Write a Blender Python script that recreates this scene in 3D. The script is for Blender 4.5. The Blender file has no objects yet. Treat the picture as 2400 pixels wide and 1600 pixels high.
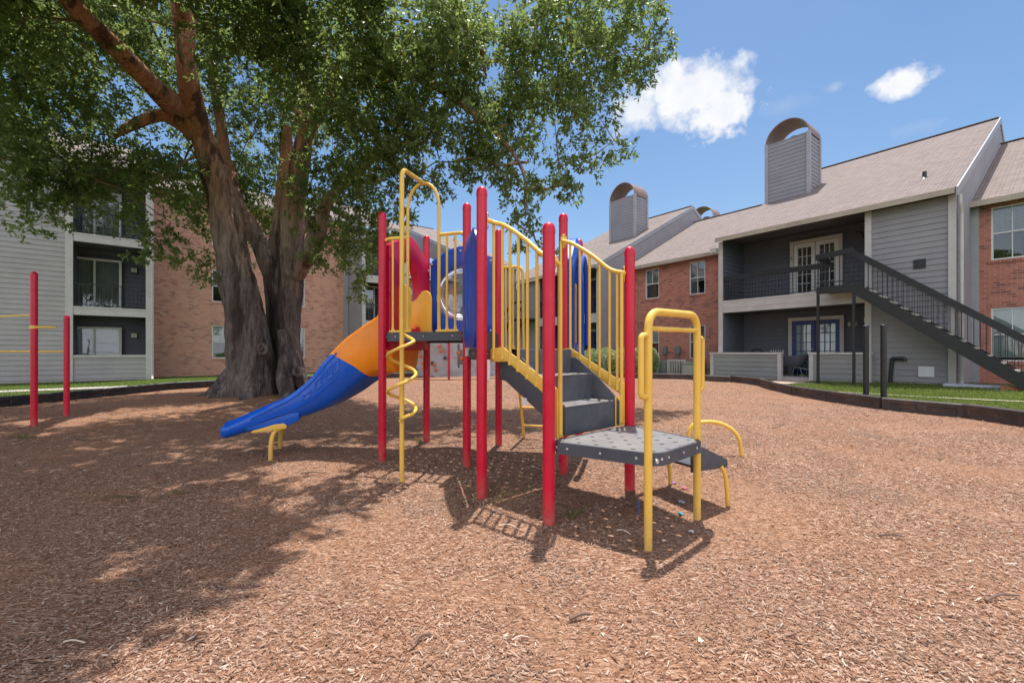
import bpy, bmesh, math, random
import numpy as np
from mathutils import Vector, Matrix, noise as mnoise
random.seed(7); RNG = np.random.default_rng(11)
SC = bpy.context.scene; COL = SC.collection
R = math.radians
# ------------------------------------------------------------------ camera
FPX, HX, HY, CAMH = 1028.0, 1200.0, 826.0, 1.236     # focal length and horizon in photograph pixels, eye height
cam_d = bpy.data.cameras.new('camera'); cam = bpy.data.objects.new('camera', cam_d); COL.objects.link(cam)
cam_d.sensor_width = 36; cam_d.lens = 36 * FPX / 2400; cam_d.shift_y = (HY - 800) / 2400
cam_d.clip_start = 0.05; cam_d.clip_end = 4000
cam.location = (0, 0, CAMH); cam.rotation_euler = (R(90), 0, 0); SC.camera = cam
# ------------------------------------------------------------------ world, sun, exposure
SUN_EL, SUN_AZ = R(76.3), math.atan2(.22, .975)
SC.view_settings.view_transform = 'Standard'; SC.view_settings.look = 'None'
SC.view_settings.exposure = 1.2; SC.view_settings.gamma = 1
wd = bpy.data.worlds.new('World'); SC.world = wd; wd.use_nodes = True
wn, wl = wd.node_tree.nodes, wd.node_tree.links
for n in list(wn): wn.remove(n)
def wnode(t, **k):
    n = wn.new(t)
    for a, b in k.items(): setattr(n, a, b)
    return n
def wmath(op, a, b=None, c=None, clamp=False):
    n = wnode('ShaderNodeMath', operation=op, use_clamp=clamp)
    for i, v in enumerate((a, b, c)):
        if v is None: continue
        if isinstance(v, (int, float)): n.inputs[i].default_value = v
        else: wl.new(v, n.inputs[i])
    return n.outputs[0]
sky = wnode('ShaderNodeTexSky', sky_type='NISHITA'); sky.sun_disc = False
sky.sun_elevation = SUN_EL; sky.sun_rotation = SUN_AZ
sky.air_density = 1.15; sky.dust_density = .55; sky.ozone_density = 2.2
tc = wnode('ShaderNodeTexCoord')
def wdot(v):
    n = wnode('ShaderNodeVectorMath', operation='DOT_PRODUCT'); wl.new(tc.outputs['Generated'], n.inputs[0]); n.inputs[1].default_value = v
    return n.outputs['Value']
def cloud(px, py, hw, hh, sc, amp, soft, seed):
    c = Vector(((px - HX), FPX, (HY - py))).normalized(); r = c.cross(Vector((0, 0, 1))).normalized(); u = r.cross(c)
    dc = wmath('MAXIMUM', wdot(c), .01); x = wmath('DIVIDE', wdot(r), dc); y = wmath('DIVIDE', wdot(u), dc)
    k = math.sqrt((px - HX) ** 2 + FPX ** 2 + (HY - py) ** 2)
    xs, ys = wmath('MULTIPLY', x, k / hw), wmath('MULTIPLY', y, k / hh)
    cm = wnode('ShaderNodeCombineXYZ'); wl.new(wmath('MULTIPLY', x, k / 100), cm.inputs[0]); wl.new(wmath('MULTIPLY', y, k / 100), cm.inputs[1]); cm.inputs[2].default_value = seed
    nz = wnode('ShaderNodeTexNoise'); nz.inputs['Scale'].default_value = sc; nz.inputs['Detail'].default_value = 9; nz.inputs['Roughness'].default_value = .58
    wl.new(cm.outputs[0], nz.inputs['Vector'])
    d2 = wmath('SQRT', wmath('ADD', wmath('MULTIPLY', xs, xs), wmath('MULTIPLY', ys, ys)))
    f = wmath('ADD', wmath('SUBTRACT', 1.0, d2), wmath('MULTIPLY', wmath('SUBTRACT', nz.outputs['Fac'], .5), amp))
    f = wmath('MULTIPLY', f, 1 / soft, clamp=True)
    front = wmath('GREATER_THAN', wdot(c), .3)
    return wmath('MULTIPLY', wmath('SMOOTH_MIN', f, 1.0, .1), front), nz.outputs['Fac']
m1, nz1 = cloud(1610, 214, 160, 74, 1.6, 1.8, .5, 1.3)
m1b, _ = cloud(1690, 262, 90, 60, 2.2, 2.0, .42, 4.1)
m1c, _ = cloud(1500, 262, 80, 55, 2.2, 1.8, .6, 6.1)
m2, _ = cloud(2120, 192, 66, 38, 2.0, 1.7, .5, 2.3)
m3, _ = cloud(1958, 205, 26, 16, 4, 1.6, 1.6, 3.3)
m4, _ = cloud(1840, 250, 80, 22, 2.5, 2.2, 1.8, 5.5); m5, _ = cloud(2150, 300, 60, 18, 3, 2.2, 1.8, 8.5); m6, _ = cloud(1380, 380, 60, 40, 2.5, 2.2, 2.0, 2.9)
m3 = wmath('MAXIMUM', m3, wmath('MULTIPLY', wmath('MAXIMUM', m4, wmath('MAXIMUM', m5, m6)), .5))
mk = wmath('MAXIMUM', wmath('MAXIMUM', m1, m1b), wmath('MAXIMUM', wmath('MULTIPLY', m1c, .9), wmath('MAXIMUM', m2, wmath('MULTIPLY', m3, .35))))
# thin high veil, stronger to the right
vz = wnode('ShaderNodeTexNoise'); vz.inputs['Scale'].default_value = 2.2; vz.inputs['Detail'].default_value = 5; wl.new(tc.outputs['Generated'], vz.inputs['Vector'])
veil = wmath('MULTIPLY', wmath('MULTIPLY_ADD', wdot(Vector((.75, .6, -.1))), .9, -.35, clamp=True), wmath('MULTIPLY_ADD', vz.outputs['Fac'], 1.6, -.3, clamp=True))
veil = wmath('MULTIPLY', veil, .55, clamp=True)
hs = wnode('ShaderNodeHueSaturation'); hs.inputs['Hue'].default_value = .500; hs.inputs['Saturation'].default_value = 1.14; hs.inputs['Value'].default_value = .445
wl.new(sky.outputs[0], hs.inputs['Color'])
def wmix(fac, a, b):
    n = wnode('ShaderNodeMix', data_type='RGBA')
    wl.new(fac, n.inputs['Factor']); wl.new(a, n.inputs['A'])
    if isinstance(b, tuple): n.inputs['B'].default_value = b
    else: wl.new(b, n.inputs['B'])
    return n.outputs['Result']
SKYS = .14
CLW = .43 / SKYS
ccol = wnode('ShaderNodeMix', data_type='RGBA'); wl.new(wmath('MULTIPLY_ADD', nz1, 2.6, -.75, clamp=True), ccol.inputs['Factor'])
ccol.inputs['A'].default_value = (CLW * .84, CLW * .88, CLW * .96, 1); ccol.inputs['B'].default_value = (CLW * 1.03, CLW * 1.03, CLW * 1.04, 1)
c1 = wmix(veil, hs.outputs[0], (CLW * .50, CLW * .66, CLW * .92, 1))
# unseen cloud patch added behind the viewer as fill for the shaded fronts
bz = wnode('ShaderNodeTexNoise'); bz.inputs['Scale'].default_value = 2.6; bz.inputs['Detail'].default_value = 7; wl.new(tc.outputs['Generated'], bz.inputs['Vector'])
fill_cloud = wmath('MULTIPLY', wmath('MULTIPLY_ADD', wdot(Vector((0, -1, 0))), 2.2, .05, clamp=True), wmath('MULTIPLY_ADD', bz.outputs['Fac'], 3.2, -.85, clamp=True), clamp=True)
c1 = wmix(fill_cloud, c1, (CLW * 1.75, CLW * 1.76, CLW * 1.86, 1))
c2 = wmix(mk, c1, ccol.outputs['Result'])
bg = wnode('ShaderNodeBackground'); bg.inputs['Strength'].default_value = SKYS; wl.new(c2, bg.inputs['Color'])
wo = wnode('ShaderNodeOutputWorld'); wl.new(bg.outputs[0], wo.inputs['Surface'])
sd = bpy.data.lights.new('sun', 'SUN'); sd.energy = 2.85; sd.angle = R(.53); sd.color = (1, .955, .88)
sun = bpy.data.objects.new('sun', sd); COL.objects.link(sun); sun.location = (3, 8, 30)
sv = Vector((math.sin(SUN_AZ) * math.cos(SUN_EL), math.cos(SUN_AZ) * math.cos(SUN_EL), math.sin(SUN_EL)))
sun.rotation_euler = sv.to_track_quat('Z', 'Y').to_euler()
SC.cycles.max_bounces = 8; SC.cycles.transparent_max_bounces = 12

# ------------------------------------------------------------------ helpers
def W(px, py, d): return Vector(((px - HX) / FPX * d, d, CAMH + (HY - py) / FPX * d))
def V(*a): return Vector(a)
class Mat:
    """small node-graph builder"""
    def __init__(s, name, rough=.6, spec=.5):
        s.m = bpy.data.materials.new(name); s.m.use_nodes = True; s.n = s.m.node_tree.nodes; s.l = s.m.node_tree.links
        s.b = s.n['Principled BSDF']; s.b.inputs['Roughness'].default_value = rough; s.b.inputs['Specular IOR Level'].default_value = spec
        s.out = s.n['Material Output']; s._tc = None
    def tc(s, k='Object'):
        if s._tc is None: s._tc = s.n.new('ShaderNodeTexCoord')
        return s._tc.outputs[k]
    def put(s, v, sock):
        if isinstance(v, (int, float)): sock.default_value = v
        elif isinstance(v, (tuple, list)): sock.default_value = tuple(v) + ((1,) if len(v) == 3 and sock.type == 'RGBA' else ())
        else: s.l.new(v, sock)
    def math(s, op, a, b=0, c=0, clamp=False):
        n = s.n.new('ShaderNodeMath'); n.operation = op; n.use_clamp = clamp
        for i, v in enumerate((a, b, c)): s.put(v, n.inputs[i])
        return n.outputs[0]
    def map(s, scale=(1, 1, 1), rot=(0, 0, 0), loc=(0, 0, 0), vec=None):
        n = s.n.new('ShaderNodeMapping'); n.inputs['Scale'].default_value = scale; n.inputs['Rotation'].default_value = rot; n.inputs['Location'].default_value = loc
        s.l.new(vec or s.tc(), n.inputs['Vector']); return n.outputs[0]
    def noise(s, scale, detail=4, rough=.55, vec=None, dist=0, out='Fac'):
        n = s.n.new('ShaderNodeTexNoise'); n.inputs['Scale'].default_value = scale; n.inputs['Detail'].default_value = detail; n.inputs['Roughness'].default_value = rough; n.inputs['Distortion'].default_value = dist
        s.l.new(vec or s.tc(), n.inputs['Vector']); return n.outputs[out]
    def vor(s, scale, vec=None, feat='F1', out='Distance', rnd=1):
        n = s.n.new('ShaderNodeTexVoronoi'); n.feature = feat; n.inputs['Scale'].default_value = scale; n.inputs['Randomness'].default_value = rnd
        s.l.new(vec or s.tc(), n.inputs['Vector']); return n.outputs[out]
    def ramp(s, fac, stops, interp='LINEAR'):
        n = s.n.new('ShaderNodeValToRGB'); cr = n.color_ramp; cr.interpolation = interp
        while len(cr.elements) < len(stops): cr.elements.new(.5)
        for e, (p, c) in zip(cr.elements, stops):
            e.position = p; e.color = (c, c, c, 1) if isinstance(c, (int, float)) else tuple(c) + (1,)
        s.l.new(fac, n.inputs[0]); return n.outputs[0]
    def mix(s, f, a, b, mode='MIX'):
        n = s.n.new('ShaderNodeMix'); n.data_type = 'RGBA'; n.blend_type = mode
        s.put(f, n.inputs['Factor']); s.put(a, n.inputs['A']); s.put(b, n.inputs['B']); return n.outputs['Result']
    def bump(s, h, strength=.3, dist=.02):
        n = s.n.new('ShaderNodeBump'); n.inputs['Strength'].default_value = strength; n.inputs['Distance'].default_value = dist
        s.l.new(h, n.inputs['Height'])
        if s.b.inputs['Normal'].is_linked: s.l.new(s.b.inputs['Normal'].links[0].from_socket, n.inputs['Normal'])
        s.l.new(n.outputs[0], s.b.inputs['Normal'])
    def col(s, v): s.put(v, s.b.inputs['Base Color'])
    def rough(s, v): s.put(v, s.b.inputs['Roughness'])
    def island(s):
        return s.n.new('ShaderNodeNewGeometry').outputs['Random Per Island']
def scl(c, k): return tuple(min(1, x * k) for x in c)
def plain(name, c, rough=.55, var=.12, sc=6, spec=.5, dirt=None):
    m = Mat(name, rough, spec); f = m.noise(sc, 6, .6)
    cc = m.ramp(f, [(.3, scl(c, 1 - var)), (.7, scl(c, 1 + var))])
    if dirt:
        g = m.ramp(m.noise(sc * .35, 8, .7), [(.52, 0), (.72, 1)]); cc = m.mix(m.math('MULTIPLY', g, dirt[1]), cc, dirt[0])
    m.col(cc); m.rough(m.ramp(m.noise(sc * 3, 3), [(.3, max(.05, rough - .08)), (.7, min(1, rough + .1))]))
    m.bump(m.noise(sc * 12, 3), .06, .004); return m.m
OFF = {}
class MB:
    def __init__(s): s.v = []; s.f = []; s.ms = []
    def add(s, vs, fs, mi=0):
        o = len(s.v); s.v += [tuple(x) for x in vs]; s.f += [tuple(i + o for i in f) for f in fs]; s.ms += [mi] * len(fs); return s
    def hexa(s, p, mi=0):      # 8 corner points: bottom 0-3, top 4-7
        return s.add(p, [(3, 2, 1, 0), (4, 5, 6, 7), (0, 1, 5, 4), (1, 2, 6, 5), (2, 3, 7, 6), (3, 0, 4, 7)], mi)
    def box(s, a, b, mi=0):
        (x0, y0, z0), (x1, y1, z1) = a, b
        return s.hexa([(x0, y0, z0), (x1, y0, z0), (x1, y1, z0), (x0, y1, z0), (x0, y0, z1), (x1, y0, z1), (x1, y1, z1), (x0, y1, z1)], mi)
    def obox(s, c, ax, ay, az, hx, hy, hz, mi=0):   # oriented box by axes and half sizes
        c = Vector(c); X, Y, Z = Vector(ax).normalized() * hx, Vector(ay).normalized() * hy, Vector(az).normalized() * hz
        return s.hexa([c - X - Y - Z, c + X - Y - Z, c + X + Y - Z, c - X + Y - Z, c - X - Y + Z, c + X - Y + Z, c + X + Y + Z, c - X + Y + Z], mi)
    def bar(s, p, q, w, h, up=(0, 0, 1), mi=0):
        p, q = Vector(p), Vector(q); d = q - p; u = Vector(up); sx = d.cross(u)
        if sx.length < 1e-6: sx = d.cross(Vector((1, 0, 0)))
        return s.obox((p + q) / 2, d, sx, sx.cross(d), d.length / 2, w / 2, h / 2, mi)
    def tube(s, pts, r, n=10, closed=False, cap=True, sq=None, mi=0):
        pts = [Vector(p) for p in pts]; m = len(pts); rs = r if isinstance(r, (list, tuple)) else [r] * m
        tang = []
        for i in range(m):
            a, b = pts[max(i - 1, 0)] if not closed else pts[i - 1], pts[min(i + 1, m - 1)] if not closed else pts[(i + 1) % m]
            tang.append((b - a).normalized())
        t0 = tang[0]; nx = t0.orthogonal().normalized() if abs(t0.z) < .999 else Vector((1, 0, 0)); vs = []; fr = []
        for i in range(m):
            if i: nx = (nx - tang[i] * nx.dot(tang[i])).normalized()
            ny = tang[i].cross(nx); fr.append((nx.copy(), ny))
            for k in range(n):
                a = 2 * math.pi * k / n; vs.append(pts[i] + (nx * math.cos(a) + ny * math.sin(a)) * rs[i])
        fs = []
        for i in range(m if closed else m - 1):
            j = (i + 1) % m
            for k in range(n): fs.append((i * n + k, i * n + (k + 1) % n, j * n + (k + 1) % n, j * n + k))
        if cap and not closed: fs += [tuple(reversed(range(n))), tuple(range((m - 1) * n, m * n))]
        return s.add(vs, fs, mi)
    def lathe(s, c, prof, n=16, mi=0):   # prof: list of (r,z) bottom to top
        c = Vector(c); vs = []; fs = []
        for r, z in prof:
            for k in range(n):
                a = 2 * math.pi * k / n; vs.append((c.x + r * math.cos(a), c.y + r * math.sin(a), c.z + z))
        m = len(prof)
        for i in range(m - 1):
            for k in range(n): fs.append((i * n + k, i * n + (k + 1) % n, (i + 1) * n + (k + 1) % n, (i + 1) * n + k))
        fs += [tuple(reversed(range(n))), tuple(range((m - 1) * n, m * n))]
        return s.add(vs, fs, mi)
    def prism(s, poly, o, ax, ay, thick, mi=0):   # polygon in plane (ax, ay) at o, extruded by vector thick
        o, ax, ay, t = Vector(o), Vector(ax), Vector(ay), Vector(thick); n = len(poly)
        a = [o + ax * p[0] + ay * p[1] for p in poly]; b = [p + t for p in a]
        return s.add(a + b, [tuple(reversed(range(n))), tuple(range(n, 2 * n))] + [(i, (i + 1) % n, n + (i + 1) % n, n + i) for i in range(n)], mi)
    def sheet(s, rows, mi=0):   # grid of points
        m, n = len(rows), len(rows[0]); vs = [p for r in rows for p in r]
        return s.add(vs, [(i * n + k, i * n + k + 1, (i + 1) * n + k + 1, (i + 1) * n + k) for i in range(m - 1) for k in range(n - 1)], mi)
    def build(s, name, mat, parent=None, off=None, smooth=35, bevel=0, origin=None):
        off = Vector(origin) if origin is not None else (OFF.get(parent.name, Vector((0, 0, 0))) if parent and off is None else Vector(off or (0, 0, 0)))
        me = bpy.data.meshes.new(name); me.from_pydata([tuple(Vector(p) - off) for p in s.v], [], s.f)
        bm = bmesh.new(); bm.from_mesh(me); bmesh.ops.recalc_face_normals(bm, faces=bm.faces)
        if bevel:
            es = [e for e in bm.edges if len(e.link_faces) == 2 and e.calc_face_angle(0) > .6]
            bmesh.ops.bevel(bm, geom=es, offset=bevel, segments=2, affect='EDGES', profile=.5, clamp_overlap=True)
        bm.to_mesh(me); bm.free()
        if bevel == 0 and len(me.polygons) == len(s.ms) and any(s.ms): me.polygons.foreach_set('material_index', s.ms)
        for mm in (mat if isinstance(mat, (list, tuple)) else [mat]): me.materials.append(mm)
        if smooth: me.shade_smooth(); me.set_sharp_from_angle(angle=R(smooth))
        o = bpy.data.objects.new(name, me); COL.objects.link(o)
        if parent: o.parent = parent; OFF[o.name] = off
        elif origin is not None: o.location = off
        return o
def npmesh(name, verts, faces_n, mat, k, parent=None, smooth=False, off=(0, 0, 0)):
    """fast mesh from numpy: verts (N,3), every face k consecutive verts or an index array"""
    me = bpy.data.meshes.new(name); verts = np.asarray(verts, dtype=np.float32) - np.asarray(off, dtype=np.float32)
    idx = np.asarray(faces_n, dtype=np.int32).reshape(-1, k); nf = len(idx)
    me.vertices.add(len(verts)); me.vertices.foreach_set('co', verts.ravel())
    me.loops.add(nf * k); me.loops.foreach_set('vertex_index', idx.ravel())
    me.polygons.add(nf); me.polygons.foreach_set('loop_start', np.arange(nf, dtype=np.int32) * k)
    me.materials.append(mat); me.update(calc_edges=True)
    if smooth: me.shade_smooth()
    o = bpy.data.objects.new(name, me); COL.objects.link(o)
    if parent: o.parent = parent
    return o
def tag(o, label=None, cat=None, group=None, kind=None):
    if label: o['label'] = label
    if cat: o['category'] = cat
    if group: o['group'] = group
    if kind: o['kind'] = kind
    return o
def thing(name, label, cat, loc=(0, 0, 0), rz=0, group=None, world=True):
    o = bpy.data.objects.new(name, None); COL.objects.link(o); o.location = loc; o.rotation_euler = (0, 0, rz); o.empty_display_size = .2
    OFF[o.name] = Vector(loc) if world else Vector((0, 0, 0))
    return tag(o, label, cat, group)
def bez(pts, n=8):     # Catmull-Rom through points
    P = [Vector(p) for p in pts]; P = [2 * P[0] - P[1]] + P + [2 * P[-1] - P[-2]]; out = []
    for i in range(1, len(P) - 2):
        for k in range(n):
            t = k / n; a, b, c, d = P[i - 1], P[i], P[i + 1], P[i + 2]
            out.append(.5 * ((2 * b) + (c - a) * t + (2 * a - 5 * b + 4 * c - d) * t * t + (3 * b - a - 3 * c + d) * t ** 3))
    return out + [P[-2]]
def rounded(pts, r, n=6):      # polyline with rounded corners
    P = [Vector(p) for p in pts]; out = [P[0]]
    for i in range(1, len(P) - 1):
        a, b, c = P[i - 1], P[i], P[i + 1]; rr = min(r, (a - b).length * .49, (c - b).length * .49)
        p, q = b + (a - b).normalized() * rr, b + (c - b).normalized() * rr
        for k in range(n + 1):
            t = k / n; out.append(p * (1 - t) ** 2 + b * 2 * t * (1 - t) + q * t * t)
    return out + [P[-1]]
def sst(a, b, x):
    t = np.clip((np.asarray(x, dtype=float) - a) / (b - a), 0, 1); return t * t * (3 - 2 * t)

# ------------------------------------------------------------------ materials
M = {}
def powder(name, c, rough=.32, chips=None, dirt=.2):
    m = Mat(name, rough, .5); f = m.noise(3, 5)
    cc = m.ramp(f, [(.3, scl(c, .93)), (.7, scl(c, 1.06))])
    if chips:
        g = m.ramp(m.noise(26, 6, .65), [(.66, 0), (.72, 1)]); cc = m.mix(m.math('MULTIPLY', g, .75), cc, chips)
    d = m.ramp(m.noise(1.7, 7, .7, m.map((1, 1, .4))), [(.5, 0), (.8, 1)]); cc = m.mix(m.math('MULTIPLY', d, dirt), cc, (.16, .11, .08))
    sz = m.n.new('ShaderNodeSeparateXYZ'); m.l.new(m.tc(), sz.inputs[0]); du = m.math('MULTIPLY', m.math('MULTIPLY_ADD', sz.outputs[2], -4.0, 1.0, clamp=True), m.ramp(m.noise(14, 6, .7), [(.35, 0), (.65, .6)]))
    cc = m.mix(du, cc, (.36, .23, .16)); sc_ = m.ramp(m.noise(1, 5, .75, m.map((26, 26, 5))), [(.66, 0), (.70, .30)]); cc = m.mix(sc_, cc, scl(c, 1.6) if max(c) < .7 else (.45, .33, .16))
    m.col(cc); m.rough(m.ramp(m.noise(9, 4), [(.3, rough - .06), (.7, rough + .16)])); m.bump(m.noise(60, 2), .03, .002)
    return m.m
M['red'] = powder('red_powder_coat', (.60, .002, .034), .28, dirt=.06)
M['redp'] = powder('red_plastic', (.5, .003, .045), .38, dirt=.08)
M['yel'] = powder('yellow_powder_coat', (.84, .52, .085), .36, (.12, .06, .03))
M['blue'] = powder('blue_plastic', (.004, .075, .44), .34, dirt=.1)
M['blue2'] = powder('blue_slide_plastic', (.002, .10, .58), .3, dirt=.1)
M['orange'] = powder('orange_slide_plastic', (.96, .275, .004), .36)
M['yelp'] = powder('yellow_plastic', (.82, .44, .05), .4)
M['deckside'] = plain('grey_vinyl_coating', (.062, .068, .088), .5, .15, 5, dirt=((.20, .17, .15), .35))
def deck_top():
    m = Mat('perforated_grey_deck', .5); c = m.ramp(m.noise(4, 7, .65), [(.3, (.15, .145, .15)), (.7, (.235, .225, .22))])
    m.col(c); mp = m.map((1 / .13, 1 / .13, 1), (0, 0, .55))
    sx = m.n.new('ShaderNodeSeparateXYZ'); m.l.new(mp, sx.inputs[0])
    row = m.math('FLOOR', sx.outputs[1]); xo = m.math('MULTIPLY_ADD', m.math('MODULO', row, 2), .5, sx.outputs[0])
    fx, fy = m.math('SUBTRACT', m.math('FRACT', xo), .5), m.math('SUBTRACT', m.math('FRACT', sx.outputs[1]), .5)
    d = m.math('SQRT', m.math('ADD', m.math('POWER', m.math('MULTIPLY', fx, 7.0), 2), m.math('POWER', m.math('MULTIPLY', fy, 12.0), 2)))
    m.l.new(m.math('GREATER_THAN', d, 1.0), m.b.inputs['Alpha']); m.bump(m.noise(80, 2), .08, .003); return m.m
M['deck'] = deck_top()
M['bolt'] = plain('galvanised_bolt', (.55, .54, .52), .35, .1, 20); M['sticker'] = plain('white_sticker', (.7, .66, .66), .6, .06)
def glassy(name, tint, rough, alpha):
    m = Mat(name, rough); m.n.remove(m.b); g = m.n.new('ShaderNodeBsdfGlossy'); g.inputs['Roughness'].default_value = rough; g.inputs['Color'].default_value = (.9, .93, .97, 1)
    t = m.n.new('ShaderNodeBsdfTransparent'); t.inputs['Color'].default_value = tint + (1,)
    fr = m.n.new('ShaderNodeFresnel'); fr.inputs['IOR'].default_value = 1.5
    k = m.math('ADD', m.math('MULTIPLY', fr.outputs[0], 1.0), alpha, clamp=True)
    x = m.n.new('ShaderNodeMixShader'); m.l.new(k, x.inputs[0]); m.l.new(t.outputs[0], x.inputs[1]); m.l.new(g.outputs[0], x.inputs[2]); m.l.new(x.outputs[0], m.out.inputs['Surface']); return m
gm = glassy('window_glass', (.86, .89, .90), .02, .03)
bp = gm.n.new('ShaderNodeBump'); bp.inputs['Strength'].default_value = .08; bp.inputs['Distance'].default_value = .05; gm.l.new(gm.noise(1.3, 2), bp.inputs['Height'])
for nd in gm.n:
    if nd.type == 'BSDF_GLOSSY': gm.l.new(bp.outputs[0], nd.inputs['Normal'])
M['glass'] = gm.m
bmx = glassy('scratched_clear_plastic', (.78, .80, .82), .12, .10)
M['bubble'] = bmx.m
def siding(name, c):
    m = Mat(name, .62); f = m.noise(1.2, 6, .6); st = m.noise(5, 5, .6, m.map((.35, .35, 6)))
    cc = m.ramp(f, [(.3, scl(c, .9)), (.7, scl(c, 1.1))]); cc = m.mix(m.ramp(st, [(.4, 0), (.75, .22)]), cc, scl(c, .75))
    m.col(cc); m.bump(m.noise(9, 5, .6, m.map((.4, .4, 9))), .1, .006); return m.m
M['sid'] = siding('grey_lap_siding', (.28, .265, .28)); M['sidd'] = siding('charcoal_lap_siding', (.118, .124, .155)); M['sidl'] = siding('taupe_lap_siding', (.37, .345, .345))
M['sidm'] = siding('grey_gable_siding', (.27, .255, .28)); M['sidg'] = siding('greenish_grey_siding', (.265, .255, .252))
M['trim'] = plain('pale_trim_paint', (.50, .47, .46), .5, .08, 3, dirt=((.3, .25, .2), .25)); M['trimg'] = plain('grey_trim_paint', (.33, .32, .35), .5, .08, 3)
M['trimw'] = plain('white_frame_paint', (.66, .65, .65), .4, .05, 4); M['fascia'] = plain('tan_fascia_board', (.42, .35, .28), .6, .12, 2, dirt=((.22, .15, .1), .5))
M['soffit'] = plain('dark_ceiling_paint', (.11, .11, .125), .7, .1, 2); M['black'] = plain('black_metal_paint', (.018, .018, .021), .42, .2, 5)
M['dark'] = plain('dark_interior', (.03, .03, .033), .8, .2, 2); M['blind'] = plain('white_blind_slats', (.62, .62, .60), .55, .05, 5)
M['curt'] = plain('pale_closed_blind', (.66, .70, .66), .6, .06, 2); M['bluedoor'] = plain('blue_door_paint', (.02, .045, .17), .4, .1, 3)
M['conc'] = plain('concrete', (.42, .38, .35), .85, .18, 5, dirt=((.25, .2, .16), .5)); M['copper'] = plain('weathered_pink_metal', (.25, .16, .14), .5, .18, 3, dirt=((.18, .17, .18), .5))
M['lamp'] = plain('frosted_lamp_glass', (.6, .58, .52), .3, .03); M['acm'] = plain('grey_green_metal', (.17, .18, .17), .5, .12, 4); M['acw'] = plain('beige_metal', (.52, .46, .42), .5, .08, 4)
M['white'] = plain('white_plastic', (.72, .72, .74), .4, .05)
def brick(name, c1, c2, dark, mortar, sc=1.0):
    m = Mat(name, .88, .25); sp = m.n.new('ShaderNodeSeparateXYZ'); m.l.new(m.tc(), sp.inputs[0]); cb = m.n.new('ShaderNodeCombineXYZ')
    m.l.new(sp.outputs[0], cb.inputs[0]); m.l.new(sp.outputs[2], cb.inputs[1])
    t = m.n.new('ShaderNodeTexBrick'); t.inputs['Scale'].default_value = 1 / sc; t.inputs['Brick Width'].default_value = .22; t.inputs['Row Height'].default_value = .078
    t.inputs['Mortar Size'].default_value = .006; t.inputs['Mortar Smooth'].default_value = .25; t.inputs['Bias'].default_value = -.15; t.offset = .5
    m.l.new(cb.outputs[0], t.inputs['Vector'])
    n1 = m.noise(1.1, 5, .6); A = m.mix(n1, c1, scl(c1, .82)); B = m.mix(m.ramp(m.noise(2.6, 2), [(.42, 0), (.6, 1)]), c2, dark)
    m.put(A, t.inputs['Color1']); m.put(B, t.inputs['Color2']); m.put(mortar, t.inputs['Mortar'])
    sm = m.ramp(m.noise(2.3, 9, .75), [(.62, 0), (.75, 1)]); cc = m.mix(m.math('MULTIPLY', sm, .22), t.outputs['Color'], (.55, .48, .43))
    m.col(cc); m.bump(m.math('SUBTRACT', 1, t.outputs['Fac']), .5, .008); m.bump(m.noise(70, 3), .25, .004); return m.m
M['brick'] = brick('red_brick', (.52, .20, .145), (.42, .145, .11), (.16, .06, .06), (.48, .34, .29))
M['brickl'] = brick('tan_brick', (.66, .36, .26), (.58, .26, .18), (.27, .11, .09), (.52, .38, .30))
def roofm(name, c):
    m = Mat(name, .92, .2); sp = m.n.new('ShaderNodeSeparateXYZ'); m.l.new(m.tc(), sp.inputs[0]); cb = m.n.new('ShaderNodeCombineXYZ')
    m.l.new(sp.outputs[0], cb.inputs[0]); m.l.new(m.math('MULTIPLY', sp.outputs[1], 1.13), cb.inputs[1])
    t = m.n.new('ShaderNodeTexBrick'); t.inputs['Scale'].default_value = 1; t.inputs['Brick Width'].default_value = .24; t.inputs['Row Height'].default_value = .135; t.inputs['Mortar Size'].default_value = .011
    t.inputs['Mortar Smooth'].default_value = .5; t.offset = .37; m.l.new(cb.outputs[0], t.inputs['Vector'])
    n1 = m.noise(7, 6, .7); m.put(m.mix(n1, scl(c, .72), scl(c, 1.35)), t.inputs['Color1']); m.put(m.mix(m.noise(4, 3), scl(c, .5), scl(c, 1.1)), t.inputs['Color2']); m.put(scl(c, .45), t.inputs['Mortar'])
    m.col(m.mix(m.ramp(m.noise(.5, 4), [(.4, 0), (.7, .25)]), t.outputs['Color'], scl(c, .72))); m.bump(m.math('SUBTRACT', 1, t.outputs['Fac']), .5, .012); m.bump(m.noise(90, 3), .3, .006); return m.m
M['roof'] = roofm('brown_shingles', (.258, .21, .193))
# ------------------------------------------------------------------ ground
BORDER_R = [(7.3, .6), (7.62, 3.0), (7.72, 5.2), (7.84, 6.61), (7.92, 7.62), (7.42, 8.75), (7.40, 10.2), (7.42, 11.5), (7.68, 12.9), (8.05, 14.2), (8.0, 15.9), (7.0, 16.9), (5.75, 18.0), (3.9, 19.5), (2.0, 20.6), (0, 21.2), (-2.4, 21.2), (-4.6, 20.3), (-6.6, 18.6), (-8.3, 16.6), (-9.6, 14.8)]
BORDER_L = [(-9.6, 14.8), (-10.35, 13.45), (-10.85, 12.35), (-11.05, 11.2), (-11.15, 10.2), (-11.25, 9.4), (-11.5, 7.6), (-11.7, 5.4), (-11.8, 3.0), (-11.8, .6), (-11.6, -2.0)]
POLY = BORDER_R + BORDER_L[1:] + [(-11.6, -4), (7.2, -4)]
def inside(x, y):
    c = np.zeros(np.shape(x), bool); n = len(POLY)
    for i in range(n):
        (x0, y0), (x1, y1) = POLY[i], POLY[(i + 1) % n]
        if y0 == y1: continue
        k = ((y0 > y) != (y1 > y)) & (x < (x1 - x0) * (y - y0) / (y1 - y0) + x0); c ^= k
    return c
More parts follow.
